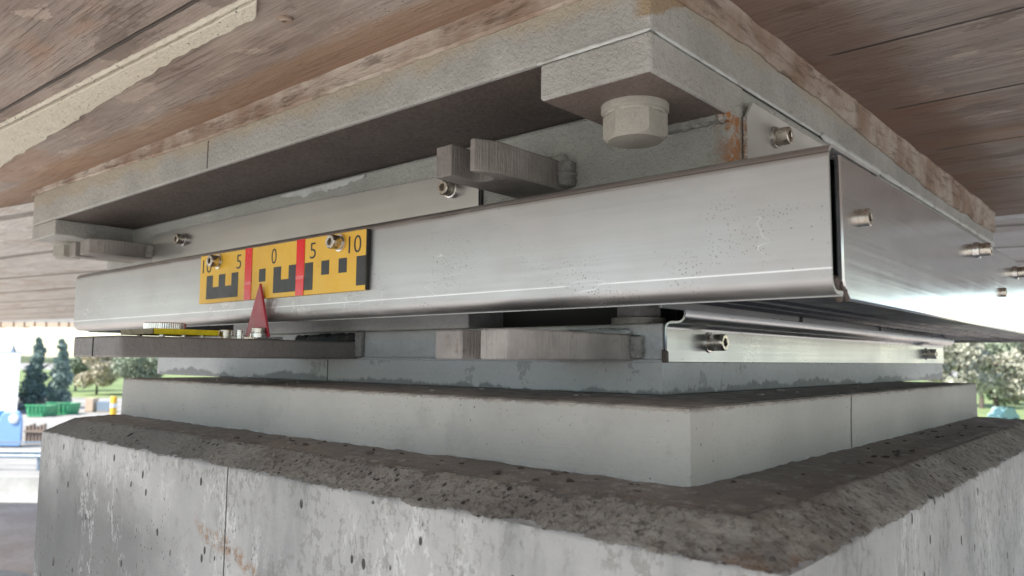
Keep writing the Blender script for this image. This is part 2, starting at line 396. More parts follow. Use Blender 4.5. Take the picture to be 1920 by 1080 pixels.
def mat_ground(name, c0, c1, sc=3, bump=.02, det=8, fine=40):
    n = NT(name)
    a = n.noise(sc, det, .65); b = n.noise(fine, 5, .7)
    col = n.mix(n.ramp(a, .35, .65), c0, c1)
    col = n.mix(n.math('MULTIPLY', n.ramp(b, .5, .65), .35), col, tuple(c * .55 for c in c0))
    return n.out(col, .95, 0, n.bump(b, bump, .7))
def mat_terrace():
    n = NT("terrace_earth")
    x, y, z = n.xyz()
    d = n.math('ADD', n.math('MULTIPLY', x, -.66), n.math('MULTIPLY', y, .751))
    a = n.noise(1.6, 6, .65); b = n.noise(30, 5, .7)
    pale = n.mix(n.ramp(a, .35, .65), (.54, .42, .32), (.70, .59, .48))
    pale = n.mix(n.math('MULTIPLY', n.ramp(b, .5, .7), .3), pale, (.25, .17, .11))
    soil = n.mix(n.ramp(a, .35, .65), (.36, .32, .28), (.50, .46, .41))
    col = n.mix(n.ramp(n.math('MULTIPLY_ADD', a, .5, d), 2.3, 2.7), soil, pale)
    return n.out(col, .95, 0, n.bump(b, .004, .7))
M_terrace = mat_terrace()
M_road = mat_ground("pale_dusty_ground", (.26, .245, .215), (.36, .34, .31), .35, .02)
M_grass = mat_ground("grass_ground", (.13, .19, .06), (.24, .28, .11), .12, .05, fine=3)
M_asphalt = mat_ground("asphalt", (.11, .11, .11), (.17, .165, .16), .5, .01)
M_barrier = mat_ground("barrier_concrete", (.36, .345, .31), (.46, .445, .40), 1.5, .004)
M_galv = mat_simple("galvanised_rail", (.26, .31, .36), .5, .1, 8, .15, .001)
M_white = mat_simple("white_cladding", (.75, .77, .78), .5, 0, 3, .06, .002)
M_blue = mat_simple("pale_blue_plastic", (.22, .38, .66), .4, 0, 5, .1, .002)
M_dblue = mat_simple("blue_plastic", (.02, .16, .42), .4, 0, 5, .1, .002)
M_green = mat_simple("green_skip_paint", (.06, .34, .15), .5, 0, 4, .2, .004, ((.35, .42, .3), .3))
M_ypaint = mat_simple("yellow_paint", (.80, .45, .03), .5, 0, 4, .1, .002)
M_orange = mat_simple("orange_plastic", (.75, .16, .04), .5, 0, 4, .1, .002)
M_wood = mat_simple("weathered_timber", (.34, .26, .20), .8, 0, 12, .3, .006)
M_bark = mat_simple("bark", (.12, .095, .075), .9, 0, 12, .3, .02)
M_cream = mat_simple("pale_timber_ends", (.62, .47, .34), .8, 0, 6, .25, .004)

def mat_leaf(name, c0, c1):
    n = NT(name)
    oi = n.t.nodes.new("ShaderNodeObjectInfo")
    c = n.mix(n.noise(1.6, 4, .7), c0, c1)
    c = n.mix(n.math('MULTIPLY', n.noise(9, 2), .5), c, tuple(v * 1.35 for v in c1))
    return n.out(c, .6, 0, None)
M_conifer = mat_leaf("conifer_needles", (.19, .26, .22), (.29, .36, .31))
M_olive = mat_leaf("olive_leaves", (.30, .31, .23), (.44, .42, .32))
M_spring = mat_leaf("pale_spring_leaves", (.36, .32, .22), (.52, .46, .33))
M_bushy = mat_leaf("grey_green_leaves", (.17, .22, .15), (.30, .33, .22))

# ------------------------------------------------------------------ geometry helpers (drawing units in, metres out)
def obj(name, bm, mat, parent=None, bevel=0, seg=2, smooth=35, k=S):
    bmesh.ops.recalc_face_normals(bm, faces=bm.faces[:])
    off = Vector((0, 0, 0))
    p = parent
    if p is not None: off = Vector(p['base']) if 'base' in p else off
    me = bpy.data.meshes.new(name)
    for v in bm.verts: v.co = v.co * k
    bm.to_mesh(me); bm.free()
    me.materials.append(mat)
    for f in me.polygons: f.use_smooth = True
    me.set_sharp_from_angle(angle=R_(smooth))
    o = bpy.data.objects.new(name, me); COL.objects.link(o)
    if parent is not None: o.parent = parent
    if bevel:
        m = o.modifiers.new("bevel", 'BEVEL'); m.width = bevel * k; m.segments = seg; m.limit_method = 'ANGLE'; m.angle_limit = R_(40)
        m.harden_normals = False
    return o
ROOTS = []
def thing(name, label, cat, group=None):
    o = bpy.data.objects.new(name, None); COL.objects.link(o); o.empty_display_size = .05
    o['label'] = label; o['category'] = cat
    if group: o['group'] = group
    ROOTS.append(o); return o
def tag(o, label, cat, group=None, kind=None):
    if label: o['label'] = label
    if cat: o['category'] = cat
    if group: o['group'] = group
    if kind: o['kind'] = kind
    ROOTS.append(o); return o

def box(bm, x0, x1, y0, y1, z0, z1):
    vs = [bm.verts.new((x, y, z)) for z in (z0, z1) for x, y in ((x0, y0), (x1, y0), (x1, y1), (x0, y1))]
    for f in ((0, 3, 2, 1), (4, 5, 6, 7), (0, 1, 5, 4), (1, 2, 6, 5), (2, 3, 7, 6), (3, 0, 4, 7)):
        bm.faces.new([vs[i] for i in f])
def BX(*a):
    bm = bmesh.new(); box(bm, *a); return bm
def prism(bm, pts, axis, a0, a1):
    def P(p, t):
        if axis == 'x': return (t, p[0], p[1])
        if axis == 'y': return (p[0], t, p[1])
        return (p[0], p[1], t)
    A = [bm.verts.new(P(p, a0)) for p in pts]; B = [bm.verts.new(P(p, a1)) for p in pts]
    bm.faces.new(A); bm.faces.new(B[::-1])
    n = len(pts)
    for i in range(n): bm.faces.new((A[i], B[i], B[(i + 1) % n], A[(i + 1) % n]))
def PR(pts, axis, a0, a1):
    bm = bmesh.new(); prism(bm, pts, axis, a0, a1); return bm
def lathe(bm, c, ax, prof, n=32, mats=None):
    """prof: list of (radius, distance along ax)"""
    ax = Vector(ax).normalized(); u = ax.orthogonal().normalized(); v = ax.cross(u); c = Vector(c)
    rings = []
    for r, t in prof:
        if r < 1e-6: rings.append([bm.verts.new(c + ax * t)])
        else: rings.append([bm.verts.new(c + ax * t + (u * math.cos(2 * math.pi * i / n) + v * math.sin(2 * math.pi * i / n)) * r) for i in range(n)])
    for A, B in zip(rings, rings[1:]):
        for i in range(n):
            j = (i + 1) % n
            if len(A) == 1 and len(B) == 1: continue
            if len(A) == 1: bm.faces.new((A[0], B[j], B[i]))
            elif len(B) == 1: bm.faces.new((A[i], A[j], B[0]))
            else: bm.faces.new((A[i], A[j], B[j], B[i]))
def socket_bm(c, ax, r, L, knurl=False):
    bm = bmesh.new(); n = 72 if knurl else 36
    ax = Vector(ax).normalized(); u = ax.orthogonal().normalized(); v = ax.cross(u); c = Vector(c)
    def ring(fn, t): return [bm.verts.new(c + ax * t + (u * math.cos(2 * math.pi * i / n) + v * math.sin(2 * math.pi * i / n)) * fn(i)) for i in range(n)]
    hexr = lambda i, R=r * .5: R * math.cos(math.pi / 6) / math.cos(((2 * math.pi * i / n) % (math.pi / 3)) - math.pi / 6)
    kn = (lambda i: r * (1 if i % 2 else .955)) if knurl else (lambda i: r)
    rs = [ring(lambda i: r * .97, 0), ring(kn, L * .06), ring(kn, L * .86), ring(lambda i: r * .95, L * .95), ring(lambda i: r * .86, L),
          ring(lambda i: hexr(i) * 1.12, L), ring(hexr, L * .95), ring(hexr, L * .45)]
    for A, B in zip(rs, rs[1:]):
        for i in range(n): bm.faces.new((A[i], A[(i + 1) % n], B[(i + 1) % n], B[i]))
    bm.faces.new(rs[-1])
    return bm
def socket_bolt(parent, c, ax, r, L, washer=True, stem=0., knurl=False, label=None):
    c = Vector(c); ax = Vector(ax).normalized()
    o = obj("socket_bolt", socket_bm(c + ax * stem, ax, r, L, knurl), M_bolt, parent, smooth=28)
    if stem or washer:
        bm = bmesh.new()
        w0 = stem
        lathe(bm, c, ax, [(0, -.002), (r * 1.22, -.002), (r * 1.22, .0), (r * 1.22, w0 * .9), (r * 1.16, w0 - .0005), (0, w0 - .0005)], 32)
        obj("washer", bm, M_bolt_rim, o, smooth=40)
    if label: o['label'] = label
    return o
def hex_head_bm(c, ax, r, h, rot=0., cham=.86):
    bm = bmesh.new(); n = 48
    ax = Vector(ax).normalized(); u = ax.orthogonal().normalized(); u.rotate(Matrix.Rotation(rot, 3, ax)); v = ax.cross(u); c = Vector(c)
    H = lambda i: r * math.cos(math.pi / 6) / math.cos(((2 * math.pi * i / n) % (math.pi / 3)) - math.pi / 6)
    def ring(fr, ft): return [bm.verts.new(c + ax * ft(i) + (u * math.cos(2 * math.pi * i / n) + v * math.sin(2 * math.pi * i / n)) * fr(i)) for i in range(n)]
    rs = [ring(H, lambda i: 0), ring(H, lambda i: h - (H(i) - r * .86) * .75 - h * .03), ring(lambda i: r * .84, lambda i: h), ring(lambda i: r * .3, lambda i: h)]
    bm.faces.new(rs[0][::-1])
    for A, B in zip(rs, rs[1:]):
        for i in range(n): bm.faces.new((A[i], A[(i + 1) % n], B[(i + 1) % n], B[i]))
    bm.faces.new(rs[-1])
    return bm
def bead(bm, p0, p1, r, seg=60, wob=.4, seed=0, flat=(1, 1, 1)):
    p0 = Vector(p0); p1 = Vector(p1); d = (p1 - p0); ax = d.normalized(); u = ax.orthogonal().normalized(); v = ax.cross(u)
    prev = None; N = 10
    for s in range(seg + 1):
        c = p0 + d * s / seg
        k = noise.noise(Vector((s * .45, seed * 7.3, 0))); k2 = noise.noise(Vector((s * 1.3, seed * 3.1, 5)))
        rr = r * (1 + wob * .6 * k + wob * .25 * k2) * (0.3 if s in (0, seg) else 1)
        ring = []
        for i in range(N):
            th = 2 * math.pi * i / N
            off = (u * math.cos(th) + v * math.sin(th)) * rr * (1 + .25 * noise.noise(Vector((s * .9, i * 1.7, seed))))
            ring.append(bm.verts.new(c + Vector((off.x * flat[0], off.y * flat[1], off.z * flat[2]))))
        if prev:
            for i in range(N): bm.faces.new((prev[i], prev[(i + 1) % N], ring[(i + 1) % N], ring[i]))
        else: bm.faces.new(ring[::-1])
        prev = ring
    bm.faces.new(prev)
def sheet_profile(pts, th):
    """closed outline of a folded sheet from its centre line, thickness to the left"""
    n = len(pts); L = []
    for i, p in enumerate(pts):
        a = Vector(pts[max(0, i - 1)]); b = Vector(pts[min(n - 1, i + 1)]); d = (b - a).normalized()
        L.append((p[0] - d.y * th, p[1] + d.x * th))
    return list(pts) + L[::-1]
def arc(c, r, a0, a1, n=7):
    return [(c[0] + r * math.cos(R_(a0 + (a1 - a0) * i / n)), c[1] + r * math.sin(R_(a0 + (a1 - a0) * i / n))) for i in range(n + 1)]

# bearing datum (drawing units, eye at the origin)
yT, xT, yB, yD, xD, yC, xR = 1.006, -.600, 1.294, 1.3076, -.7595, 1.05, -.351
xTL, yTF = -3.446, 3.86
zT0, zT1, zS = .517, .603, .652

# ================================================================== bridge deck
deck = thing("bridge_deck", "concrete bridge deck overhead with brown board-marked underside", "bridge deck")
sl = .207
def yl(x, c=1.83): return c + sl * x
# near soffit panel
def yl2(x): return 1.826 + .2055 * x
bm = bmesh.new()
prism(bm, [(-8.6, .06), (-6, -1.3), (3.0, -1.8), (3.0, 3.95), (-3.40, 3.95), (-3.40, yl2(-3.40))], 'z', zS, zS + .1)
obj("near_soffit", bm, M_soffit, deck)['label'] = "brown board-marked soffit panel around the bearing plate"
bm = bmesh.new()
prism(bm, [(-22, yl(-22, 8.3)), (-22, 1.6), (-13, 0.0), (-6, -1.5), (3.2, -2.0), (3.2, yl(3.2, 8.3))], 'z', zS + .02, zS + 4.2)
obj("far_soffit", bm, M_soffit_far, deck)['label'] = "pale grey board-marked deck slab beyond"
# pale grout strip, slightly raised from the soffit
bm = bmesh.new()
top = [(-3.3, .605), (-2.533, .642), (-2.1, .662), (-1.6, .680), (-1.228, .692)]
bot = [(-1.290, .728), (-1.55, .722), (-1.869, .730), (-2.3, .748), (-2.924, .768), (-3.4, .80)]
def rag(pts, amp, seed, n=14):
    out = []
    for a_, b_ in zip(pts, pts[1:]):
        for i in range(n):
            t = i / n; q = (a_[0] + (b_[0] - a_[0]) * t, a_[1] + (b_[1] - a_[1]) * t)
            out.append((q[0], q[1] + amp * noise.noise(Vector((q[0] * 14, seed, 0))) + amp * .5 * noise.noise(Vector((q[0] * 50, seed, 3)))))
    out.append(pts[-1]); return out
prism(bm, rag(top, .004, 1) + rag(bot, .010, 2), 'z', zS - .010, zS + .01)
obj("grout_strip", bm, M_strip, deck, bevel=.002)['label'] = "pale grout strip across the brown soffit"
bm = bmesh.new()
bead(bm, (-3.3, .597, zS - .002), (-1.2, .686, zS - .002), .006, 160, .5, 4)
obj("grout_ridge", bm, M_strip, deck)
# mortar rim round the top plate (ragged)
def ring_path(x0, x1, y0, y1, step):
    P = []
    def seg(a, b):
        L = math.hypot(b[0] - a[0], b[1] - a[1]); k = max(2, int(L / step))
        for i in range(k): P.append((a[0] + (b[0] - a[0]) * i / k, a[1] + (b[1] - a[1]) * i / k))
    seg((x0, y0), (x1, y0)); seg((x1, y0), (x1, y1)); seg((x1, y1), (x0, y1)); seg((x0, y1), (x0, y0))
    return P
bm = bmesh.new()
P = ring_path(xTL, xT, yT, yTF, .02); cx, cy = (xTL + xT) / 2, (yT + yTF) / 2
rows = []
for (px, py) in P:
    nx = 1 if px >= xT - 1e-4 else (-1 if px <= xTL + 1e-4 else 0); ny = -1 if py <= yT + 1e-4 else (1 if py >= yTF - 1e-4 else 0)
    if nx and ny: nx *= .8; ny *= .8
    q = Vector((px * 9, py * 9, 0)); k = noise.noise(q); k2 = noise.noise(q * 4.3); k3 = noise.noise(q * .45)
    side = 1 if nx > 0 else 0
    wid = .008 + .0035 * k + .002 * k2 + side * (.004 + .004 * k3 + .002 * k)
    drop = .604 + .003 * k2 + (0 if nx > 0 else .034 * min(1, max(0, (-2.1 - px) / 1.1))) - side * (.008 + .006 * k + .008 * k3 + (.034 * min(1, max(0, (py - 1.8) / .9))))
    rows.append([bm.verts.new((px + nx * d, py + ny * d, z)) for d, z in ((-.02, drop + .004), (.004, drop), (.010 + .003 * k2, drop + .004), (wid * .8, zS - .018 + .006 * k), (wid, zS - .004), (wid + .01, zS + .012))])
for i in range(len(rows)):
    A = rows[i]; B = rows[(i + 1) % len(rows)]
    for j in range(5): bm.faces.new((A[j], B[j], B[j + 1], A[j + 1]))
obj("mortar_rim", bm, M_rim, deck)['label'] = "ragged brown mortar rim along the steel top plate"
# nail scar
bm = bmesh.new(); lathe(bm, (-1.268, .775, zS + .004), (0, 0, -1), [(0.016, 0), (.014, .010), (.008, .012), (.007, .004), (0, .002)], 14)
for v in bm.verts: v.co += Vector((noise.noise(v.co * 60), noise.noise(v.co * 60 + Vector((3, 0, 0))), 0)) * .004
obj("rusty_nail_hole", bm, M_rim, deck)

# second deck beyond with sunlit board ends
deck2 = thing("parallel_deck", "second bridge deck edge beyond the first with a row of pale timber ends beneath", "bridge deck")
fwd2 = Vector((-.66, .751)); rt2 = Vector((.751, .66))
def G(b_deg, d):      # ground point, metres, bearing right of the view axis and forward depth
    t = math.tan(R_(b_deg)); p = fwd2 * d + rt2 * d * t; return p
bm = bmesh.new()
e0 = G(-60, 7.6); e1 = G(40, 7.6); dv = (e1 - e0).normalized(); nv = Vector((-dv.y, dv.x))
zb = .330
def quadbox(bm, p, q, w, z0, z1):
    d_ = (q - p).normalized(); nn = Vector((-d_.y, d_.x)) * w
    pts = [p, q, q + nn, p + nn]
    A = [bm.verts.new((a_.x, a_.y, z0)) for a_ in pts]; B = [bm.verts.new((a_.x, a_.y, z1)) for a_ in pts]
    bm.faces.new(A[::-1]); bm.faces.new(B)
    for i in range(4): bm.faces.new((A[i], A[(i + 1) % 4], B[(i + 1) % 4], B[i]))
quadbox(bm, e0, e1, 1.2, zb, zb + 1.0)
obj("deck_edge", bm, M_barrier, deck2, k=1)
bm = bmesh.new(); t = 0
while t < (e1 - e0).length * .62:
    wv = random.uniform(.08, .16)
    quadbox(bm, e0 + dv * t, e0 + dv * (t + wv), .1, zb - random.uniform(.045, .06), zb - .001)
    t += wv + .018
obj("timber_ends", bm, M_cream, deck2, k=1)

# ================================================================== pier
pier = thing("concrete_pier", "large grey concrete pier with rough brown chamfered top edge, under the bearing", "pier")
def frame_mesh(x0, x1, y0, y1, prof, step, disp, corner=.012):
    """sweep (offset, z) profile round the rectangle, vertices displaced by disp(co, j)"""
    bm = bmesh.new(); P = ring_path(x0, x1, y0, y1, step); rows = []
    for (px, py) in P:
        nx = 1 if px >= x1 - 1e-4 else (-1 if px <= x0 + 1e-4 else 0); ny = -1 if py <= y0 + 1e-4 else (1 if py >= y1 - 1e-4 else 0)
        if nx and ny: nx *= .97; ny *= .97
        r = []
        for j, (d, z) in enumerate(prof):
            co = Vector((px + nx * d, py + ny * d, z)); dd = disp(co, j, nx, ny)
            r.append(bm.verts.new(co + dd))
        rows.append(r)
    for i in range(len(rows)):
        A = rows[i]; B = rows[(i + 1) % len(rows)]
        for j in range(len(prof) - 1): bm.faces.new((A[j], B[j], B[j + 1], A[j + 1]))
    return bm, rows
px0, px1, py0, py1 = -2.47, -.386, .866, 2.985
prof = [(-.03, -.186), (-.012, -.182)] + [(.066 * i / 12 - .0, -.1805 - .0395 * i / 12) for i in range(13)] + [(.067, -.226), (.067, -.24), (.067, -.28), (.067, -.4), (.067, -.7), (.067, -3.05)]
def dsp(co, j, nx, ny):
    if j < 2: return Vector((0, 0, 0))
    k = 14
    if 2 <= j <= 15:
        s = 1.0
        big = noise.noise(co * 7) * .0025 + noise.noise(co * 28) * .0020 + noise.noise(co * 85) * .0016
        # more damage near the corner
        c = max(0, 1 - math.hypot(co.x + .35, co.y - .83) / .5); big *= (1 + 1.2 * c)
        far = 1 if co.x > -1.5 else .45
        nrm = Vector((nx * .5, ny * .5, .86))
        edge = 1 if j < 14 else .6
        return nrm * (big - .0015) * far * edge
    return Vector((0, 0, 0))
bm, rows = frame_mesh(px0, px1, py0, py1, prof, .009, dsp)
obj("pier_shaft", bm, M_pier, pier, smooth=60)
bm = BX(px0 + .02, px1 - .02, py0 + .02, py1 - .02, -.3, -.1822); obj("pier_top", bm, M_mud, pier)
# dark sealant bed on top
bm = bmesh.new()
P = ring_path(-2.475, -.5379, 1.0, 2.9, .012); rows = []
for (px, py) in P:
    nx = 1 if px >= -.538 else (-1 if px <= -2.4749 else 0); ny = -1 if py <= 1.0001 else (1 if py >= 2.8999 else 0)
    if nx and ny: nx *= .9; ny *= .9
    wmax = .008 if nx < 0 else (.085 if ny > 0 else .138 if ny else .150)
    r = []
    for j in range(11):
        t_ = j / 10; d = -.02 + (wmax + .02) * t_
        if j == 10: d += .012 * noise.noise(Vector((px * 22, py * 22, 0)))
        q = Vector((px + nx * d, py + ny * d, 0))
        sx = Vector((q.x * (10 if ny else 40), q.y * (10 if nx else 40), 0))
        h = .0015 + .005 * abs(noise.noise(sx)) + .003 * noise.noise(sx * 3.1)
        if j == 10: h = -.004
        r.append(bm.verts.new((q.x, q.y, -.1815 + max(h, -.003))))
    rows.append(r)
for i in range(len(rows)):
    A = rows[i]; B = rows[(i + 1) % len(rows)]
    for j in range(10): bm.faces.new((A[j], B[j], B[j + 1], A[j + 1]))
obj("sealant_bed", bm, M_mud, pier, smooth=50)['label'] = "dark smeared sealant on the pier top around the plinth"
bm = bmesh.new()
for i in range(70):     # loose crumbs in the sealant
    if i % 2: c = Vector((random.uniform(-1.6, -.5), random.uniform(.885, .985), -.1785))
    else: c = Vector((random.uniform(-.52, -.42), random.uniform(1.0, 2.6), -.1785))
    s = random.uniform(.002, .0055)
    r = bmesh.ops.create_icosphere(bm, subdivisions=1, radius=s)['verts']
    for v in r: v.co = Vector((v.co.x * random.uniform(1, 2.2), v.co.y * random.uniform(.8, 1.6), v.co.z * .7)) + c + noise.noise_vector(v.co * 90 + c * 9) * s * .5
o = obj("loose_crumbs", bm, M_gasket, pier, smooth=10); o['kind'] = "stuff"

# ================================================================== plinth
bm = bmesh.new()
prof = [(-.012, -.0700), (-.004, -.0683), (-.0015, -.069), (0, -.073), (0, -.10), (0, -.14), (0, -.172), (.002, -.19)]
bm, rows = frame_mesh(-2.4845, -.5379, 1.0, 2.998, prof, .02, lambda co, j, nx, ny: Vector((nx, ny, 0)) * (noise.noise(co * 3) * .003 + (noise.noise(co * 60) * .0015 if j in (2, 3) else 0)) if j > 0 else Vector((0, 0, 0)))
box(bm, -2.4845 + .008, -.5379 - .008, 1.008, 2.990, -.15, -.0673)
for i in range(26):    # mortar crumbs left along the steel sole and on the top edge
    if i % 3: c = Vector((random.uniform(-2.6, -.8), random.uniform(1.015, 1.29), -.0665))
    else: c = Vector((random.uniform(-.745, -.56), random.uniform(1.05, 2.7), -.0665))
    sz = random.uniform(.002, .007)
    for v in bmesh.ops.create_icosphere(bm, subdivisions=1, radius=sz)['verts']:
        v.co = Vector((v.co.x * random.uniform(1, 2.4), v.co.y * 1.3, v.co.z * .8)) + c
pl = obj("bearing_plinth", bm, M_plinth, smooth=50)
tag(pl, "smooth pale grey cast grout plinth between pier and steel bearing", "plinth")

# ================================================================== lower bearing
low = thing("lower_bearing", "lower painted steel half of the bearing on the pale grout plinth, with pointer", "bridge bearing")
yF = 3.578
o = obj("sole_plate", BX(-2.94, xD, yD, yF, -.0668, -.0015), M_sole, low, bevel=.003); o['label'] = "flaked grey-blue sole plate"
obj("base_plate", BX(-2.935, xD - .002, yD + .003, yF - .003, -.0005, .0733), M_low, low, bevel=.006, seg=3)
obj("bearing_core", BX(-2.396, -1.292, yD + .004, yF - .003, .0738, .30), M_low, low, bevel=.004)
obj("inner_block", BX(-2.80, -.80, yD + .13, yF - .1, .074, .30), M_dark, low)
bm = bmesh.new(); bead(bm, (-2.93, yD - .002, -.0010), (xD, yD - .002, -.0010), .0035, 240, .6, 9, (1, .6, 1))
obj("paint_bead", bm, M_low, low)
# vertical seam of the sole plate
obj("seam_groove", BX(-1.851, -1.847, yD - .0006, yD + .002, -.066, -.003), M_blackedge, low)
# long lug
def weld(parent, x, y, z0, z1, r, sd):
    bm = bmesh.new(); bead(bm, (x, y, z0), (x, y, z1), r, 14, .5, sd, (1, 1, 1)); return obj("weld_bead", bm, M_lug, parent)
lg = [(-1.703, yD + .004), (-2.013, yD + .004), (-2.019, .80), (-2.013, .72), (-1.963, .675), (-1.72, .673), (-1.706, .680), (-1.703, .694)]
o = obj("long_lug", PR(lg, 'z', -.0022, .0445), M_longlug, low, bevel=.005, seg=3); o['label'] = "long grey lug, darkened by painted shade, reaching out from the base plate"
obj("seam_groove", BX(-1.844, -1.841, .6722, .6745, 0, .042), M_blackedge, o)
weld(low, -1.697, yD - .004, 0, .075, .014, 3)
bm = bmesh.new(); bead(bm, (-1.72, yD - .006, .052), (-1.99, yD - .006, .050), .016, 40, .6, 5, (1, 1, 1)); obj("weld_bead", bm, M_dark, low)
# pointer bracket
o = obj("pointer_foot", PR([(-1.785, .999), (-1.7085, .999), (-1.7085, 1.072), (-1.785, 1.072)], 'z', .0450, .0510), M_bolt_rim, low, bevel=.001)
tri = [(-1.818, .0512), (-1.706, .0512), (-1.7555, .187)]
o = obj("pointer", PR(tri, 'y', 1.028, 1.0345), M_redpaint, low, bevel=.0008); o['label'] = "dark red triangular pointer standing up to the gauge"
o = socket_bolt(low, (-1.7235, 1.012, .0512), (0, 0, 1), .0165, .0135, True, .0085)
# upper-right slotted lug on lower bearing
sl2 = [(-.822, yD + .004), (-.822, .985), (-.838, .944), (-.901, .944), (-.901, 1.00)] + [(-.923 + .0215 * math.cos(R_(q)), 1.0 + .0215 * math.sin(R_(q))) for q in range(20, 161, 20)] + [(-.945, 1.00), (-.945, .944), (-1.010, .944), (-1.022, .956), (-1.022, yD + .004)]
o = obj("slotted_lug", PR(sl2, 'z', -.0005, .0515), M_cut2, low, bevel=.004, seg=3); o['label'] = "pinkish flame-cut slotted lug at the near corner"
weld(low, -.815, yD - .006, .002, .05, .016, 8)
bm = bmesh.new(); bead(bm, (-.83, yD - .004, .056), (-1.01, yD - .004, .052), .010, 26, .6, 6); obj("weld_bead", bm, M_low, low)
# hex bolt on the ledge
o = obj("hex_bolt", hex_head_bm((-.845, yD + .052, .088), (0, 0, 1), .050, .032, .3), M_lug, low, smooth=25)
bm = bmesh.new(); lathe(bm, (-.845, yD + .052, .0735), (0, 0, 1), [(0, 0), (.056, 0), (.056, .013), (0, .0135)], 32); obj("washer", bm, M_lug, o)
# folded stainless strip along the right face
pf = [(xD + .004, -.002), (xD + .004, .062)] + arc((xD + .018, .062), .014, 180, 90, 5) + [(xD + .032, .076)] + arc((xD + .032, .090), .014, -90, 0, 5)[1:] + [(xD + .046, .097)]
pf = [(a_, b_) for a_, b_ in pf]
bm = PR(sheet_profile(pf, -.0045), 'y', yD + .002, 3.56)
o = obj("folded_strip", bm, M_steel_strip, low, smooth=30); o['label'] = "bright folded stainless strip along the right face"
# cut the lower near corner by a small dark wedge filler of sealant
obj("corner_sealant", PR([(xD - .001, -.004), (xD + .0105, -.004), (xD + .0105, .018), (xD - .001, .022)], 'y', yD - .003, yD + .006), M_gasket, low, bevel=.002)
for yy, rr in ((1.485, .0175), (3.28, .019)):
    socket_bolt(low, (xD + .0045, yy, .0385 if yy < 2 else .034), (1, 0, 0), rr, .033, True, .008)
o = obj("holding_bar", BX(-.7675, -.7615, yD + .0, 3.86, .1015, .1195), M_steel_strip, low, bevel=.0008)
for yy in (2.02, 2.72): obj("bar_joint", BX(-.7612, -.7603, yy, yy + .02, .1012, .1198), M_blackedge, o)

# spirit level on the long lug
lv = thing("spirit_level", "yellow-edged levelling plate with knurled knob lying on the long grey lug", "spirit level")
lvp = [(-1.742, .764), (-1.742, .918), (-1.905, .918), (-1.905, .764)]
o = obj("level_plate", PR(lvp, 'z', .0505, .0636), M_levelyellow, lv, bevel=.001)
obj("front_shade_strip", BX(-1.915, -1.7425, .7605, .7638, .0507, .0634), M_levelshade, lv, bevel=.0005)  # added strip: the plate's front side painted as in shade
bm = bmesh.new(); N = 120; c0 = Vector((-1.862, .842, 0))
A = []
for z_ in (.0637, .0655, .0795, .0815):
    A.append([bm.verts.new((c0.x + math.cos(2 * math.pi * i / N) * .0475 * ((1 if i % 2 else .975) if z_ in (.0655, .0795) else .96), c0.y + math.sin(2 * math.pi * i / N) * .0475 * ((1 if i % 2 else .975) if z_ in (.0655, .0795) else .96), z_)) for i in range(N)])
for B, C in zip(A, A[1:]):
    for i in range(N): bm.faces.new((B[i], B[(i + 1) % N], C[(i + 1) % N], C[i]))
bm.faces.new(A[0]); bm.faces.new(A[-1])
obj("knurled_knob", bm, M_bolt_rim, lv, smooth=15)
for cx_, cy_ in ((-1.76, .79), (-1.76, .84), (-1.76, .885), (-1.88, .79)):
    bm = bmesh.new(); lathe(bm, (cx_, cy_, .0448), (0, 0, 1), [(0, 0), (.006, 0), (.006, .0075), (0, .0075)], 16); obj("foot_screw", bm, M_bolt_rim, lv)
bm = bmesh.new(); lathe(bm, (-1.757, .944, .0448), (0, 0, 1), [(0, 0), (.013, 0), (.013, .006), (.0165, .006), (.0165, .020), (.015, .0215), (0, .0215)], 24); obj("clamp_screw", bm, M_bolt, lv)
bm = bmesh.new(); lathe(bm, (-1.742, .972, .0448), (0, 0, 1), [(0, 0), (.0105, 0), (.0105, .0215), (.0095, .0225), (0, .0225)], 24); obj("clamp_screw", bm, M_bolt_rim, lv)

# ================================================================== upper bearing
upb = thing("upper_bearing", "upper half of the bearing with stainless covers and yellow gauge, bolted beneath the deck", "bridge bearing")
o = obj("top_plate", BX(xTL, xT, yT, yTF, zT0, zS - .01), M_top, upb, bevel=.005, seg=3); o['label'] = "broad grey-green steel top plate stained brown along its upper edge"
obj('underside_shade', BX(xTL + .012, xT - .012, yT + .010, yB + .02, zT0 - .0007, zT0 + .004), M_under, upb)['label'] = 'shade painted dark brown under the top plate'  # thin sheet that paints in the shade under the plate
for xx in (-2.015,): obj("seam_groove", BX(xx - .002, xx + .002, yT - .0006, yT + .003, zT0 + .004, .60), M_blackedge, o)
ub = obj("slide_body", BX(xTL + .002, xT - .0015, yB, 3.57, .26, zT0 - .0012), M_body, upb, bevel=.010, seg=4); ub['label'] = "grey slide body with a rust streak down its near corner"
b1 = obj("corner_block", BX(-.824, xT - .0008, yT + .0012, yB + .05, .450, zT0 - .001), M_block, upb, bevel=.006, seg=3); b1['label'] = "thick corner block beneath the near corner of the top plate"
obj("underside_shade", BX(-.818, xT - .006, yT + .006, yB + .0, .4492, .4512), M_underb, b1)  # thin sheet, painted shade beneath the near block
b2 = obj("corner_block", BX(xTL + .0015, -3.19, yT + .0012, yB + .05, .456, zT0 - .001), M_block, upb, bevel=.005, seg=3); b2['label'] = "corner block at the far end of the top plate"
for x0_, x1_, y0_ in ((-.82, xT, yB), (-3.44, -3.19, yB)):
    bm = bmesh.new(); bead(bm, (x0_ - .01, y0_ - .006, .452), (x1_, y0_ - .006, .452), .018, 40, .35, x0_ * 3, (1, 1, .8)); obj("weld_bead", bm, M_body, upb)
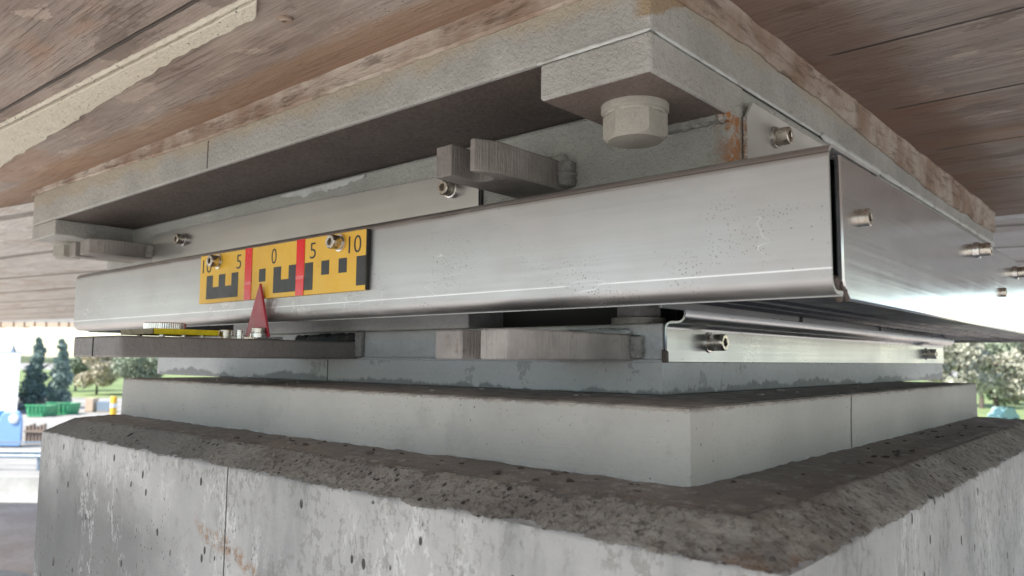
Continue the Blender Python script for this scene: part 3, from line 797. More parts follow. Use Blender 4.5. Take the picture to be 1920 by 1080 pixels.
def hexb(parent, c, r, h, rot, wr):
    o = obj("hex_bolt", hex_head_bm((c[0], c[1], c[2] - .018), (0, 0, -1), r, h, rot), M_hex, parent, bevel=0, smooth=20)
    bm = bmesh.new(); lathe(bm, c, (0, 0, -1), [(0, -.002), (wr, -.002), (wr, .012), (wr * .96, .014), (wr * .9, .015), (wr * .88, .019), (0, .019)], 40); obj("washer", bm, M_hex, o)
    return o
hexb(upb, (-.712, 1.138, .450), .0570, .046, .32, .0600)['label'] = "big painted hex bolt under the near corner block"
hexb(upb, (-3.385, 1.120, .456), .052, .046, .3, .052)['label'] = "painted hex bolt under the far corner block"
# slotted lug, near
def slot_lug(xa, xb, s0, s1, yf, z0, z1, yr, ys, chl):
    r = (s1 - s0) / 2; cxs = (s0 + s1) / 2
    pts = [(xb, yr), (xb, yf + .046), (xb - chl, yf), (s1, yf), (s1, ys)] + [(cxs + r * math.cos(R_(q)), ys + r * math.sin(R_(q))) for q in range(15, 166, 15)] + [(s0, ys), (s0, yf), (xa, yf), (xa, yr)]
    return PR(pts, 'z', z0, z1)
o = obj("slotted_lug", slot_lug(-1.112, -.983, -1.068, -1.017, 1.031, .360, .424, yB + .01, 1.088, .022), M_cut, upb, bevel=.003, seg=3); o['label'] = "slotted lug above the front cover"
weld(upb, -.974, yB - .012, .365, .425, .020, 12)
bm = bmesh.new(); bead(bm, (-.975, yB - .008, .425), (-1.11, yB - .008, .428), .016, 24, .5, 13); obj("weld_bead", bm, M_body, upb)
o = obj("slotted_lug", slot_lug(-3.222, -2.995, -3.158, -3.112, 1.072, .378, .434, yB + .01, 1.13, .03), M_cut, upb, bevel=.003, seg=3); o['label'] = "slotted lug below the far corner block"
weld(upb, -2.985, yB - .010, .38, .43, .020, 14)
bm = bmesh.new()
prev = None
for i in range(90):
    xx = -2.10 + .42 * i / 89; zz = .498 - .010 * noise.noise(Vector((xx * 16, 0, 3))) - .006 * noise.noise(Vector((xx * 60, 0, 3))) - .012 * math.sin(math.pi * i / 89)
    cur = [bm.verts.new((xx, yB - .0005, .508)), bm.verts.new((xx, yB - .0035, .506)), bm.verts.new((xx, yB - .0038, zz)), bm.verts.new((xx, yB - .0005, zz - .001))]
    if prev:
        for j in range(3): bm.faces.new((prev[j], cur[j], cur[j + 1], prev[j + 1]))
    prev = cur
obj("paint_run", bm, M_bead, upb)
# stainless sheet on the body behind the cover
o = obj("backing_sheet", PR([(-2.98, .30), (-1.236, .30), (-1.236, .4485), (-2.0, .462), (-2.98, .468)], 'y', yB - .0095, yB - .0015), M_steel_thin, upb, bevel=.0006)
obj("sheet_edge", BX(-1.2355, -1.229, yB - .007, yB - .0005, .30, .449), M_blackedge, o)
for cx_, cz_ in ((-2.715, .424), (-1.325, .412)):
    socket_bolt(upb, (cx_, yB - .0095, cz_), (0, -1, 0), .0185, .024, True, .011)
# bent sheet on the near right face, with bolt
pf = [(-.592, .30), (-.592, .458), (-.580, .480)]
o = obj("bent_sheet", PR(sheet_profile(pf, .0045), 'y', 1.336, 3.5), M_body, upb); o['label'] = "thin bent sheet on the right face of the body"
o.data.materials.clear(); o.data.materials.append(mat_simple("dull_stainless", (.34, .335, .32), .45, .25, 60, .1, .0004))
obj("sheet_edge", BX(-.5985, -.592, 1.333, 1.3362, .30, .456), M_bolt_rim, o)
socket_bolt(upb, (-.592, 1.462, .4435), (1, 0, 0), .0175, .025, True, .008, knurl=True)
# front cover
zc0, zc1 = .092, .3005
pf = [(yC + .045, zc0 + .001)] + [(yC + .024, zc0 + .0)] + arc((yC + .024, zc0 + .024), .024, 270, 180, 7)[1:] + [(yC, zc1 - .022)] + arc((yC + .022, zc1 - .022), .022, 180, 90, 6)[1:] + [(yC + .1, zc1), (yB - .012, zc1)]
bm = PR(sheet_profile(pf, -.005), 'x', -3.066, xR)
fc = obj("front_cover", bm, M_steel_front, upb, smooth=50); fc['label'] = "long brushed stainless front cover with rolled lower edge"
obj("cover_lip", BX(-3.064, xR - .001, yC + .040, yC + .046, zc0 - .0015, zc0 + .0005), M_steel_strip, fc)
# side cover
def yz(y, z): return (y, z)
pts = [(1.100, .293), (1.100, .112), (1.122, .0875), (3.80, .0875), (3.80, .293)]
bm = PR(pts, 'x', xR - .010, xR)
sc_ = obj("side_cover", bm, M_steel_side, upb, bevel=.0025); sc_['label'] = "brushed stainless side cover on the right of the bearing"
obj("cover_return", BX(-.60, xR - .010, 1.100, 3.80, .2865, .2935), M_steel_side, sc_)
for yy, zz, rr, L, st in ((1.186, .2135, .0135, .013, 0), (2.04, .262, .0155, .022, .007), (2.575, .258, .0155, .022, .007), (2.335, .1845, .012, .011, 0)):
    socket_bolt(sc_, (xR, yy, zz), (1, 0, 0), rr, L, st > 0, st)
bm = bmesh.new(); bead(bm, (xR - .006, 1.103, .108), (xR - .003, 1.122, .086), .0045, 10, .5, 21); bead(bm, (xR - .014, 1.092, .120), (xR - .010, 1.112, .084), .006, 12, .6, 22)
obj("sealant_blob", bm, M_gasket, sc_)
# rubber bellows between cover and body
bel = bmesh.new()
pr = [(0, .132), (.0, .120), (.085, .108), (.090, .114), (.17, .103), (.176, .109), (.255, .0985), (.262, .103), (.36, .0955), (.392, .0965), (.396, .280), (.38, .286)]
def ringb(bm, x0, x1, y0, y1, prof, fy, fx, fl=.2):
    rows = [[], [], [], []]
    for d, z in prof:
        dx = d * fx; dy = d * fy
        for k_, (cx_, cy_) in enumerate(((x0 - d * fl, y0 - dy), (x1 + dx, y0 - dy), (x1 + dx, y1 + dy), (x0 - d * fl, y1 + dy))):
            rows[k_].append(bm.verts.new((cx_, cy_, z)))
    for k_ in range(4):
        A = rows[k_]; B = rows[(k_ + 1) % 4]
        for j in range(len(prof) - 1): bm.faces.new((A[j], B[j], B[j + 1], A[j + 1]))
ringb(bel, -2.96, xD - .012, yD + .012, 3.57, pr, .226 / .392, .388 / .392)
bl = obj("rubber_bellows", bel, M_rubber, upb, smooth=20); bl['label'] = "dark pleated rubber bellows under the covers"
obj("corner_strip", BX(-.372, -.364, 1.066, 1.092, .100, .245), M_rubber, upb, bevel=.002)
# rear and far covers
obj("rear_cover", BX(-3.05, xR - .012, 3.800, 3.810, .0875, .293), M_steel_thin, upb)
obj("end_cover", BX(-3.062, -3.052, 1.10, 3.80, .0875, .293), M_steel_thin, upb)
# pale sealant peeling along the right joint, and a painted bevel highlight
bm = bmesh.new(); bead(bm, (xT + .001, 1.75, zT0 - .001), (xT + .001, 3.85, zT0 - .001), .0065, 220, .8, 31, (.8, 1, 1.3))
bead(bm, (xT + .000, 1.02, zT0 + .0), (xT + .000, 1.75, zT0 + .0), .0035, 60, .4, 32, (.7, 1, 1))  # thin pale line standing in for the highlight on the painted bevel
bead(bm, (-.83, yT + .000, zT0), (xT, yT + .000, zT0), .0035, 30, .3, 33, (1, .7, 1))
o = obj("sealant_and_bevel_highlight", bm, M_bead, upb); o['label'] = "pale peeling sealant and a painted bevel highlight along the right joint"

# gauge
gp = obj("gauge_plate", BX(-2.0945, -1.3420, yC - .010, yC - .0008, .1490, .2845), M_yellow, upb, bevel=.0006)
gp['label'] = "yellow movement gauge with black measuring marks, numbers and two red tapes"
obj("plate_edge", BX(-1.3418, -1.3385, yC - .0100, yC - .0008, .1492, .2843), M_blackedge, gp)
yg = yC - .0100
bm = bmesh.new()
def flat(pts, t=.0006): prism(bm, pts, 'y', yg - t, yg + .0004)
z0_, z1_, z2_ = .1600, .1925, .2258
u = .03415
def E5(x0, prongs):      # one block of five centimetre divisions
    flat([(x0, z0_), (x0 + 5 * u, z0_), (x0 + 5 * u, z1_), (x0, z1_)])
    for p in prongs: flat([(x0 + p * u, z1_ + .00001), (x0 + (p + 1) * u, z1_ + .00001), (x0 + (p + 1) * u, z2_), (x0 + p * u, z2_)])
E5(-2.0545, (0, 2, 4)); E5(-1.7115, (0, 2, 4))
for x0 in (-1.8455, -1.7795, -1.5070, -1.4400): flat([(x0, z1_), (x0 + .0305, z1_), (x0 + .0305, z2_), (x0, z2_)])
flat([(-1.3740, z0_), (-1.3422, z0_), (-1.3422, z2_), (-1.3740, z2_)])
flat([(-1.5205, .2133), (-1.5185, .2133), (-1.5185, .2147), (-1.5205, .2147)])
obj("measuring_marks", bm, M_black, gp)
def digits(txt, x, z, h, wsc, name):
    cu = bpy.data.curves.new(name, 'FONT'); cu.body = txt; cu.size = 1; cu.extrude = 0; cu.resolution_u = 6; cu.offset = -.008
    to = bpy.data.objects.new(name, cu); COL.objects.link(to)
    dg = bpy.context.evaluated_depsgraph_get(); me = bpy.data.meshes.new_from_object(to.evaluated_get(dg))
    bpy.data.objects.remove(to)
    xs = [v.co.x for v in me.vertices]; ys = [v.co.y for v in me.vertices]
    sh = h / (max(ys) - min(ys)); sw = wsc / (max(xs) - min(xs)); mx_, my_ = min(xs), min(ys)
    b_ = bmesh.new(); b_.from_mesh(me)
    for v in b_.verts: v.co = Vector((x + (v.co.x - mx_) * sw, yg - .0007, z + (v.co.y - my_) * sh))
    e = bmesh.ops.extrude_face_region(b_, geom=b_.faces[:])
    for v in e['geom']:
        if isinstance(v, bmesh.types.BMVert): v.co.y += .0009
    bpy.data.meshes.remove(me)
    return obj(name, b_, M_black, gp)
digits("10", -2.0800, .2347, .0385, .0500, "number")
digits("5", -1.8945, .2345, .0380, .0230, "number")
digits("0", -1.7230, .2348, .0385, .0225, "number")
digits("5", -1.5545, .2342, .0380, .0230, "number")
digits("10", -1.4040, .2342, .0390, .0450, "number")
for x0, x1 in ((-1.8495, -1.8155), (-1.6105, -1.5765)):
    obj("red_tape", BX(x0, x1, yg - .0014, yg - .0007, .1488, .2850), M_red, gp)
for x0, x1 in ((-1.8490, -1.8160), (-1.6100, -1.5770)):
    bm = BX(x0, x1, yg - .0018, yg - .00145, .188, .1965); obj("tape_overlap", bm, mat_simple("pale_red_tape", (.78, .13, .13), .25), gp)
socket_bolt(gp, (-1.9885, yg, .2616), (0, -1, 0), .0165, .024, True, .006)
socket_bolt(gp, (-1.4342, yg, .2611), (0, -1, 0), .0165, .026, True, .006)

# ================================================================== setting (metres, heights from the eye)
H = -4.2
bm = bmesh.new()
box(bm, -1500, 1500, -1500, 1500, H - .5, H)
o = obj("ground", bm, M_road, k=1); o['kind'] = 'structure'; ROOTS.append(o)
def patch(name, mat, b0, b1, d0, d1, z, n=1):
    bm = bmesh.new(); p = [G(b0, d0), G(b1, d0), G(b1, d1), G(b0, d1)]
    A = [bm.verts.new((q.x, q.y, z)) for q in p]; bm.faces.new(A)
    o = obj(name, bm, mat, k=1); o['kind'] = 'structure'; ROOTS.append(o); return o
patch("road", M_asphalt, -60, 60, 23.5, 26.5, H + .004)
patch("grass_field", M_grass, -50, -20, 78, 230, H + .008)
patch("grass_verge", M_grass, 20, 50, 46, 230, H + .008)
# terrace the pier stands on
bm = bmesh.new()
def yawbox(bm, l0, l1, d0, d1, z0, z1):
    p = [fwd2 * d0 + rt2 * l0, fwd2 * d0 + rt2 * l1, fwd2 * d1 + rt2 * l1, fwd2 * d1 + rt2 * l0]
    A = [bm.verts.new((q.x, q.y, z0)) for q in p]; B = [bm.verts.new((q.x, q.y, z1)) for q in p]
    bm.faces.new(A[::-1]); bm.faces.new(B)
    for i in range(4): bm.faces.new((A[i], A[(i + 1) % 4], B[(i + 1) % 4], B[i]))
yawbox(bm, -9, 9, -7, 4.75, H, -.89)
o = obj("terrace", bm, M_terrace, k=1); o['kind'] = 'structure'; ROOTS.append(o)
# round pale footing slab seen at the lower left
bm = bmesh.new(); c = fwd2 * 2.72 + rt2 * -2.02
lathe(bm, (c.x, c.y, -.8895), (0, 0, 1), [(0, 0), (.36, 0), (.36, .05), (.34, .06), (0, .06)], 48)
o = tag(obj("round_footing", bm, M_barrier, k=1), "round pale concrete footing slab on the brown terrace floor", "footing")

# ---- background things
def tree(name, label, b, d, hgt, rad, z0, mat, kind, seed, group=None, trunk_h=None, leaves=2600, leaf=.12, cat="tree"):
    rnd = random.Random(seed); c = G(b, d)
    if group is None: group = {'conifer_tree': 'conifers behind the yard on the left', 'bushy_tree': 'grey-green trees far behind', 'spring_tree': 'pale trees far behind', 'olive_tree': 'trees on the right'}.get(name)
    t = thing(name, label, cat, group)
    th = trunk_h if trunk_h else hgt * .25
    bm = bmesh.new()
    def limb(p, q, r0, r1, n=7, seg=5):
        prev = None; ax = (q - p).normalized(); uu = ax.orthogonal().normalized(); vv = ax.cross(uu)
        for s in range(seg + 1):
            cc = p.lerp(q, s / seg) + Vector((noise.noise(p * 3 + Vector((s, 0, seed))), noise.noise(p * 3 + Vector((0, s, seed))), 0)) * .08 * hgt / 6
            rr = r0 + (r1 - r0) * s / seg
            ring = [bm.verts.new(cc + (uu * math.cos(6.283 * i / n) + vv * math.sin(6.283 * i / n)) * rr) for i in range(n)]
            if prev:
                for i in range(n): bm.faces.new((prev[i], prev[(i + 1) % n], ring[(i + 1) % n], ring[i]))
            prev = ring
    base = Vector((c.x, c.y, z0 - .1)); tip = Vector((c.x, c.y, z0 + hgt * (.95 if kind == 'conifer' else .75)))
    limb(base, tip, .03 * hgt, .006 * hgt)
    ends = []
    for i in range(9):
        a_ = rnd.uniform(0, 6.283); h0 = z0 + th + (hgt - th) * rnd.uniform(0, .55)
        p = Vector((c.x, c.y, h0)); r = rad * rnd.uniform(.5, .9)
        if kind == 'conifer': r *= max(.1, 1 - (h0 - z0) / hgt)
        q = p + Vector((math.cos(a_) * r, math.sin(a_) * r, rnd.uniform(.1, .3) * hgt * (.3 if kind == 'conifer' else 1)))
        limb(p, q, .012 * hgt, .003 * hgt, 5, 3); ends.append(q)
    obj("trunk", bm, M_bark, t, k=1)
    bm = bmesh.new()
    blobs = []
    if kind != 'conifer':
        for i in range(rnd.randint(14, 20)):
            a_ = rnd.uniform(0, 6.283); rr = rad * math.sqrt(rnd.random()) * .8; zz = z0 + th + (hgt - th) * rnd.uniform(.08, .88)
            k_ = math.sin(math.pi * min(1, max(.12, (zz - z0 - th) / (hgt - th)))) ** .5
            blobs.append((Vector((c.x + math.cos(a_) * rr * k_, c.y + math.sin(a_) * rr * k_, zz)), rad * rnd.uniform(.2, .42)))
    if kind == 'column':
        blobs = []
        for i in range(34):
            tt = (i + rnd.random()) / 34; a_ = rnd.uniform(0, 6.283); rr = rad * .55 * (1 - tt) ** .6 * rnd.uniform(.3, 1)
            blobs.append((Vector((c.x + math.cos(a_) * rr, c.y + math.sin(a_) * rr, z0 + th + (hgt - th) * tt * .97)), rad * (.52 - .40 * tt) * rnd.uniform(.7, 1.25)))
    for i in range(leaves):
        if kind == 'conifer':
            tt = rnd.random() ** 1.3; h_ = z0 + th * .5 + (hgt - th * .5) * tt
            a_ = rnd.uniform(0, 6.283); lay = .75 + .25 * math.sin(tt * 42 + a_ * 2)
            rr = rad * (1 - tt) ** .55 * lay * (1 + .28 * noise.noise(Vector((math.cos(a_) * 1.6, math.sin(a_) * 1.6, tt * 5 + seed)))) * rnd.uniform(.55, 1) + .05
            p = Vector((c.x + math.cos(a_) * rr, c.y + math.sin(a_) * rr, h_ - rr * .15))
        else:
            bc, br_ = rnd.choice(blobs); dd = Vector((rnd.gauss(0, 1), rnd.gauss(0, 1), rnd.gauss(0, 1))).normalized()
            p = bc + Vector((dd.x, dd.y, dd.z * .8)) * br_ * rnd.uniform(.65, 1.08)
        nn = Vector((rnd.gauss(0, 1), rnd.gauss(0, 1), rnd.gauss(0, 1) + .3)).normalized(); uu = nn.orthogonal().normalized(); uu.rotate(Matrix.Rotation(rnd.uniform(0, 6.28), 3, nn)); vv = nn.cross(uu)
        s = leaf * rnd.uniform(.6, 1.4)
        bm.faces.new([bm.verts.new(p + uu * s), bm.verts.new(p + vv * s * .55), bm.verts.new(p - uu * s), bm.verts.new(p - vv * s * .55)])
    obj("crown", bm, mat, t, k=1)
    t['base'] = [0, 0, 0]
    return t
def bear(px): return math.degrees(math.atan((px - 960) / 1433.7))
def hz(py, d, px=60): return (666.5 - py) / 1433.7 * d
tree("conifer_tree", "dark conifer nearer the white building, left of a pair", bear(76), 62, 4.2 + 1.45, 1.5, H, M_conifer, 'column', 1, trunk_h=.35, leaves=8000, leaf=.12)
tree("conifer_tree", "dark conifer right of the pair, behind the end of the long lug", bear(120), 62, 4.2 + 1.4, 1.5, H, M_conifer, 'column', 2, trunk_h=.35, leaves=8000, leaf=.12)
tree("spring_tree", "pale yellowish leafy tree behind the conifers", bear(190), 84, 4.6, 3.0, H, M_spring, 'round', 3, leaves=5000, leaf=.17)
tree("spring_tree", "pale tree just left of the sole plate, far off", bear(285), 88, 4.6, 2.2, H, M_spring, 'round', 13, leaves=3500, leaf=.17)
tree("bushy_tree", "grey-green bushy tree far behind the grout plinth's left end", bear(262), 78, 4.9, 2.7, H, M_bushy, 'round', 4, leaves=5000, leaf=.17)
tree("bushy_tree", "grey-green bushy tree between the conifers and the pale tree", bear(150), 92, 5.0, 3.0, H, M_bushy, 'round', 5, leaves=5000, leaf=.18)
# far tree line and hill
bm = bmesh.new(); prev = None
for i in range(0, 121):
    b_ = -75 + 150 * i / 120; d = 420; p = G(b_, d); h_ = H + 3.2 + 2.4 * noise.noise(Vector((b_ * .09, 3, 0))) + 1.2 * noise.noise(Vector((b_ * .6, 1, 0)))
    q = G(b_, d + 260)
    cur = [bm.verts.new((p.x, p.y, H - 1)), bm.verts.new((p.x, p.y, h_)), bm.verts.new((q.x, q.y, h_ + .8)), bm.verts.new((q.x, q.y, H - 1))]
    if prev:
        for j in range(3): bm.faces.new((prev[j], cur[j], cur[j + 1], prev[j + 1]))
    prev = cur
o = obj("hills", bm, mat_ground("hill_green", (.10, .14, .08), (.20, .22, .13), .02, .5, fine=.4), k=1); o['kind'] = 'structure'; ROOTS.append(o)

# white building
wb = thing("white_building", "plain white flat-roofed building at the far left edge", "building")
bR = bear(44)
p1 = G(bR, 55); p0 = p1 - rt2 * 14
def polybox(bm, pts, z0, z1):
    A = [bm.verts.new((q.x, q.y, z0)) for q in pts]; B = [bm.verts.new((q.x, q.y, z1)) for q in pts]
    bm.faces.new(A[::-1]); bm.faces.new(B)
    for i in range(len(A)): bm.faces.new((A[i], A[(i + 1) % len(A)], B[(i + 1) % len(A)], B[i]))
bm = bmesh.new(); polybox(bm, [p0, p1 + rt2 * .15, p1 * 1.2 + rt2 * .15, p0 * 1.2], .161, .27); obj("roof", bm, M_galv, wb, k=1)
bm = bmesh.new(); polybox(bm, [p0, p1, p1 * 1.2, p0 * 1.2], H, .16); obj("wall", bm, M_white, wb, k=1)
bm = bmesh.new()
q = G(bear(30), 57); lathe(bm, (q.x, q.y, .27), (0, 0, 1), [(.22, 0), (.03, .5), (.025, 2.2), (0, 2.2)], 8); obj("mast", bm, M_galv, wb, k=1)

# recycling containers
def bell_bin(name, label, b, d, wdt, hgt, mat, hole, grp=None):
    t = thing(name, label, "recycling bin", grp); c = G(b, d)
    bm = bmesh.new(); pts = []
    for (fx, fz) in ((-.46, 0), (.46, 0), (.5, .06), (.5, .70), (.44, .90), (.33, 1.0), (-.20, 1.0), (-.38, .92), (-.5, .62), (-.5, .06)):
        pts.append((fx * wdt, fz * hgt))
    n_ = len(pts)
    F = [bm.verts.new((c.x + rt2.x * a_, c.y + rt2.y * a_, H + .05 + z_)) for a_, z_ in pts]
    bk = fwd2 * wdt * .45 - rt2 * wdt * .25
    Bv = [bm.verts.new((c.x + rt2.x * a_ + bk.x, c.y + rt2.y * a_ + bk.y, H + .05 + z_)) for a_, z_ in pts]
    bm.faces.new(F); bm.faces.new(Bv[::-1])
    for i in range(n_): bm.faces.new((F[i], Bv[i], Bv[(i + 1) % n_], F[(i + 1) % n_]))
    obj("bin_body", bm, mat, t, k=1, bevel=.05)
    if hole:
        bm = bmesh.new(); hc = c + rt2 * (.16 * wdt) - fwd2 * .01
        lathe(bm, (hc.x, hc.y, H + .05 + hgt * .79), (-fwd2.x, -fwd2.y, 0), [(0, 0), (.20 * wdt, 0), (.20 * wdt, .03), (.17 * wdt, .05), (0, .05)], 24); obj("round_flap", bm, M_white, t, k=1)
    for s in (-.35, .35):
        bm = bmesh.new(); hc = c + rt2 * s * wdt + fwd2 * .2
        box(bm, hc.x - .06, hc.x + .06, hc.y - .06, hc.y + .06, H, H + .055)
        obj("foot", bm, M_dark, t, k=1)
    return t
bell_bin("recycling_bin", "pale blue plastic recycling bin with a round white flap", bear(33), 35.5, 1.12, 1.58, M_blue, True, "blue recycling bins")
bell_bin("recycling_bin", "darker blue recycling bin behind the pale one", bear(10), 37, .75, 1.50, M_dblue, False, "blue recycling bins")
# orange thing beside bins
t = thing("plastic_barrel", "orange barrel at the left edge beside the blue bins", "barrel"); c = G(bear(-3), 36)
bm = bmesh.new(); lathe(bm, (c.x, c.y, H), (0, 0, 1), [(0, 0), (.27, 0), (.30, .1), (.30, .45), (.32, .47), (.30, .5), (.30, .9), (.27, 1.0), (0, 1.0)], 20); obj("barrel_body", bm, M_orange, t, k=1)
bm = bmesh.new(); lathe(bm, (c.x, c.y, H + 1.0), (0, 0, 1), [(0, 0), (.25, 0), (.25, .05), (0, .05)], 20); obj("lid", bm, M_dblue, t, k=1)
# green skips
def skip(label, px0, px1, d, z_top, mat):
    t = thing("waste_skip", label, "skip", "green waste skips"); a_ = G(bear(px0), d); b_ = G(bear(px1), d); dd = (b_ - a_).normalized(); nn = Vector((-dd.y, dd.x))
    L = (b_ - a_).length; h_ = z_top - H; bm = bmesh.new()
    lo = [a_ + dd * .12 * L, b_ - dd * .12 * L, b_ - dd * .12 * L + nn * 1.6, a_ + dd * .12 * L + nn * 1.6]; hi = [a_, b_, b_ + nn * 1.6, a_ + nn * 1.6]
    A = [bm.verts.new((q.x, q.y, H + .02)) for q in lo]; B = [bm.verts.new((q.x, q.y, z_top)) for q in hi]
    bm.faces.new(A[::-1])
    for i in range(4): bm.faces.new((A[i], A[(i + 1) % 4], B[(i + 1) % 4], B[i]))
    I = [bm.verts.new((q.x + (a_.x + b_.x) / 2 * 0, q.y, z_top - .25)) for q in [a_ + dd * .1 * L + nn * .1, b_ - dd * .1 * L + nn * .1, b_ - dd * .1 * L + nn * 1.5, a_ + dd * .1 * L + nn * 1.5]]
    for i in range(4): bm.faces.new((B[i], B[(i + 1) % 4], I[(i + 1) % 4], I[i]))
    bm.faces.new(I)
    obj("skip_body", bm, mat, t, k=1)
    bm = bmesh.new()
    for k_ in range(1, 5):
        q = a_ + dd * L * k_ / 5 - nn * .03; box(bm, q.x - .05, q.x + .05, q.y - .05, q.y + .05, H + .3, z_top - .05)
    obj("ribs", bm, mat, t, k=1)
    bm = bmesh.new(); quadbox(bm, a_ - nn * .06 - dd * .05, b_ - nn * .06 + dd * .05, .1, z_top, z_top + .1); obj("rim", bm, mat, t, k=1)
skip("bright green waste skip on the left beside the bins", 60, 96, 53, -3.45, M_green)
skip("bright green waste skip nearer the pier, in line with the other", 99, 140, 55, -3.4, M_green)
# timber stack
t = thing("pallet_stack", "stack of weathered timber beside the pale blue bin", "timber stack"); a_ = G(bear(62), 37); bm = bmesh.new()
for i in range(6):
    q = a_ + rt2 * (i * .17); box(bm, q.x, q.x + .10, q.y, q.y + .12, H, H + .85 + .06 * (i % 3))
obj("boards", bm, M_wood, t, k=1); bm = bmesh.new(); quadbox(bm, a_ - fwd2 * .1, a_ + rt2 * 1.1 - fwd2 * .1, .06, H + .55, H + .65); obj("rail", bm, M_wood, t, k=1)
# yellow post / machine
t = thing("yellow_post", "yellow post standing beside the far left end of the plinth", "post"); c = G(bear(223), 50)
bm = bmesh.new(); lathe(bm, (c.x, c.y, H), (0, 0, 1), [(.2, 0), (.2, 1.5), (.15, 1.6), (0, 1.6)], 16); obj("post_shaft", bm, M_ypaint, t, k=1)
bm = bmesh.new(); lathe(bm, (c.x, c.y, H + .9), (0, 0, 1), [(.205, 0), (.205, .25)], 16); obj("reflective_band", bm, M_white, t, k=1)
for lb, pa, pb, hh, mt in (("tan timber crate standing on the pale yard left of the yellow post", 170, 184, .95, M_cream), ("grey storage box low on the yard beside the yellow post", 192, 215, .7, M_galv)):
    t = thing("storage_crate", lb, "crate", "crates on the yard"); a_ = G(bear(pa), 58); b_ = G(bear(pb), 58)
    bm = bmesh.new(); quadbox(bm, a_, b_, .8, H + .1, H + hh); obj("crate_body", bm, mt, t, k=1)
    bm = bmesh.new(); quadbox(bm, a_ - (b_ - a_) * .05, b_ + (b_ - a_) * .05, .9, H + hh + .002, H + hh + .08); obj("lid", bm, mt, t, k=1)
    bm = bmesh.new(); quadbox(bm, a_, b_, .7, H, H + .098); obj("base", bm, M_wood, t, k=1)

# guardrail
gr = thing("guardrail", "galvanised steel guardrail with posts beyond the terrace on the left", "guardrail")
a_ = G(-50, 28.5); b_ = G(40, 28.5); dd = (b_ - a_).normalized(); nn = Vector((-dd.y, dd.x))
bm = bmesh.new(); prof_ = [(0, .45), (-.04, .50), (-.04, .54), (0, .59), (0, .61), (-.04, .66), (-.04, .70), (0, .75)]
A = [bm.verts.new((a_.x + nn.x * p[0], a_.y + nn.y * p[0], H + p[1])) for p in prof_]; B = [bm.verts.new((b_.x + nn.x * p[0], b_.y + nn.y * p[0], H + p[1])) for p in prof_]
for i in range(7): bm.faces.new((A[i], A[i + 1], B[i + 1], B[i]))
obj("rail", bm, M_galv, gr, k=1)
L = (b_ - a_).length; x_ = 0.6
while x_ < L * .45:
    q = a_ + dd * x_ + nn * .02; bm = bmesh.new(); quadbox(bm, q, q + dd * .07, .1, H, H + .72); obj("post", bm, M_galv, gr, k=1); x_ += 2.0
bm = bmesh.new(); quadbox(bm, G(-50, 29.6), G(40, 29.6), .05, H + .86, H + .93); obj("pipe_rail", bm, M_galv, gr, k=1)
# concrete barrier
cb = thing("concrete_barrier", "low pale concrete road barrier just beyond the terrace edge", "barrier")
a_ = G(-50, 22); b_ = G(45, 22); dd = (b_ - a_).normalized(); nn = Vector((-dd.y, dd.x))
prof_ = [(-.30, 0), (-.30, .08), (-.12, .33), (-.08, .80), (.08, .80), (.12, .33), (.30, .08), (.30, 0)]
bm = bmesh.new(); A = [bm.verts.new((a_.x + nn.x * p[0], a_.y + nn.y * p[0], H + p[1])) for p in prof_]; B = [bm.verts.new((b_.x + nn.x * p[0], b_.y + nn.y * p[0], H + p[1])) for p in prof_]
for i in range(7): bm.faces.new((A[i], A[i + 1], B[i + 1], B[i]))
obj("barrier_wall", bm, M_barrier, cb, k=1)

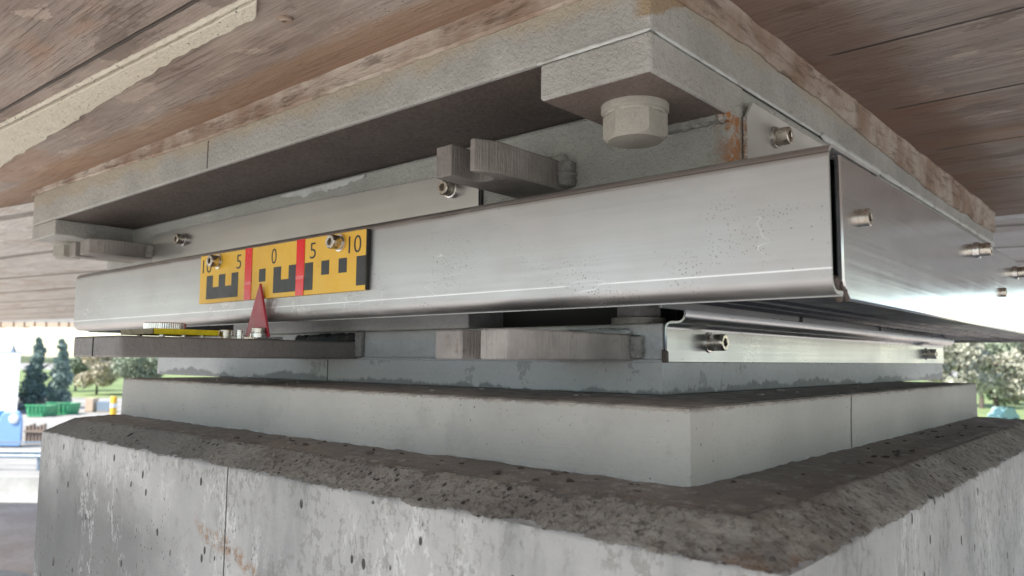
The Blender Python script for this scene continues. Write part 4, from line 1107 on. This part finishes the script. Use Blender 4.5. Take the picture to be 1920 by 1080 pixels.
# trees on the right
rt_spec = [("olive_tree", "pale grey-green tree right behind the folded strip's far end", 1795, 50, 6.6, 2.4, M_olive, 21, 1.4),
           ("olive_tree", "broad olive-green tree over the grassy bank on the right", 1862, 54, 7.2, 2.8, M_bushy, 22, 1.5),
           ("olive_tree", "tall tree at the right edge of the view", 1930, 50, 7.0, 2.6, M_olive, 23, 1.6),
           ("spring_tree", "pale tree in the gap between the right-hand trees, set back", 1835, 72, 8.0, 3.2, M_spring, 24, 2.2),
           ("olive_tree", "tree far back, between the first and second right-hand trees", 1765, 76, 8.6, 3.4, M_bushy, 25, 2.0),
           ("spring_tree", "pale tree behind the one at the right edge", 1900, 78, 8.4, 3.4, M_spring, 26, 2.0)]
for nm_, lb, px, d, h_, r_, mt, sd_, th_ in rt_spec:
    tree(nm_, lb, bear(px), d, h_, r_, H, mt, 'round', sd_, trunk_h=th_, leaves=5200, leaf=.15)
t = thing("parked_car", "small pale turquoise car under the right-hand trees", "car"); a_ = G(bear(1868), 52); b_ = G(bear(1905), 52); dd = (b_ - a_).normalized(); nn = Vector((-dd.y, dd.x)); W = (b_ - a_).length
bm = bmesh.new(); prof_ = [(0, .3), (.02, .7), (.2, .82), (.32, 1.2), (.75, 1.22), (.9, .8), (1, .72), (1, .3)]
A = [bm.verts.new((a_.x + dd.x * p[0] * W, a_.y + dd.y * p[0] * W, H + p[1])) for p in prof_]; B = [bm.verts.new((a_.x + dd.x * p[0] * W + nn.x * 1.5, a_.y + dd.y * p[0] * W + nn.y * 1.5, H + p[1])) for p in prof_]
bm.faces.new(A); bm.faces.new(B[::-1])
for i in range(8): bm.faces.new((A[i], A[(i + 1) % 8], B[(i + 1) % 8], B[i]))
obj("body", bm, mat_simple("turquoise_paint", (.42, .66, .60), .3), t, k=1, bevel=.04)
for s in (.2, .8):
    bm = bmesh.new(); q = a_ + dd * s * W - nn * .03; lathe(bm, (q.x, q.y, H + .28), (nn.x, nn.y, 0), [(0, 0), (.28, 0), (.28, .2), (0, .2)], 18); obj("wheel", bm, M_blackedge, t, k=1)

# ------------------------------------------------------------------ lift everything to the road datum
for o in ROOTS:
    if 'base' in o: del o['base']
    if o.type == 'EMPTY':
        # put the empty at the base of what it carries
        pts = [v.co for c in o.children if c.type == 'MESH' for v in c.data.vertices]
        if not pts: continue
        mn = Vector([min(p[i] for p in pts) for i in range(3)]); mx = Vector([max(p[i] for p in pts) for i in range(3)])
        b_ = Vector(((mn.x + mx.x) / 2, (mn.y + mx.y) / 2, mn.z))
        o.location = b_ + Vector((0, 0, Z0))
        for c in o.children: c.location = -b_      # keeps object-space textures registered to the drawing datum
    else:
        o.location.z = Z0
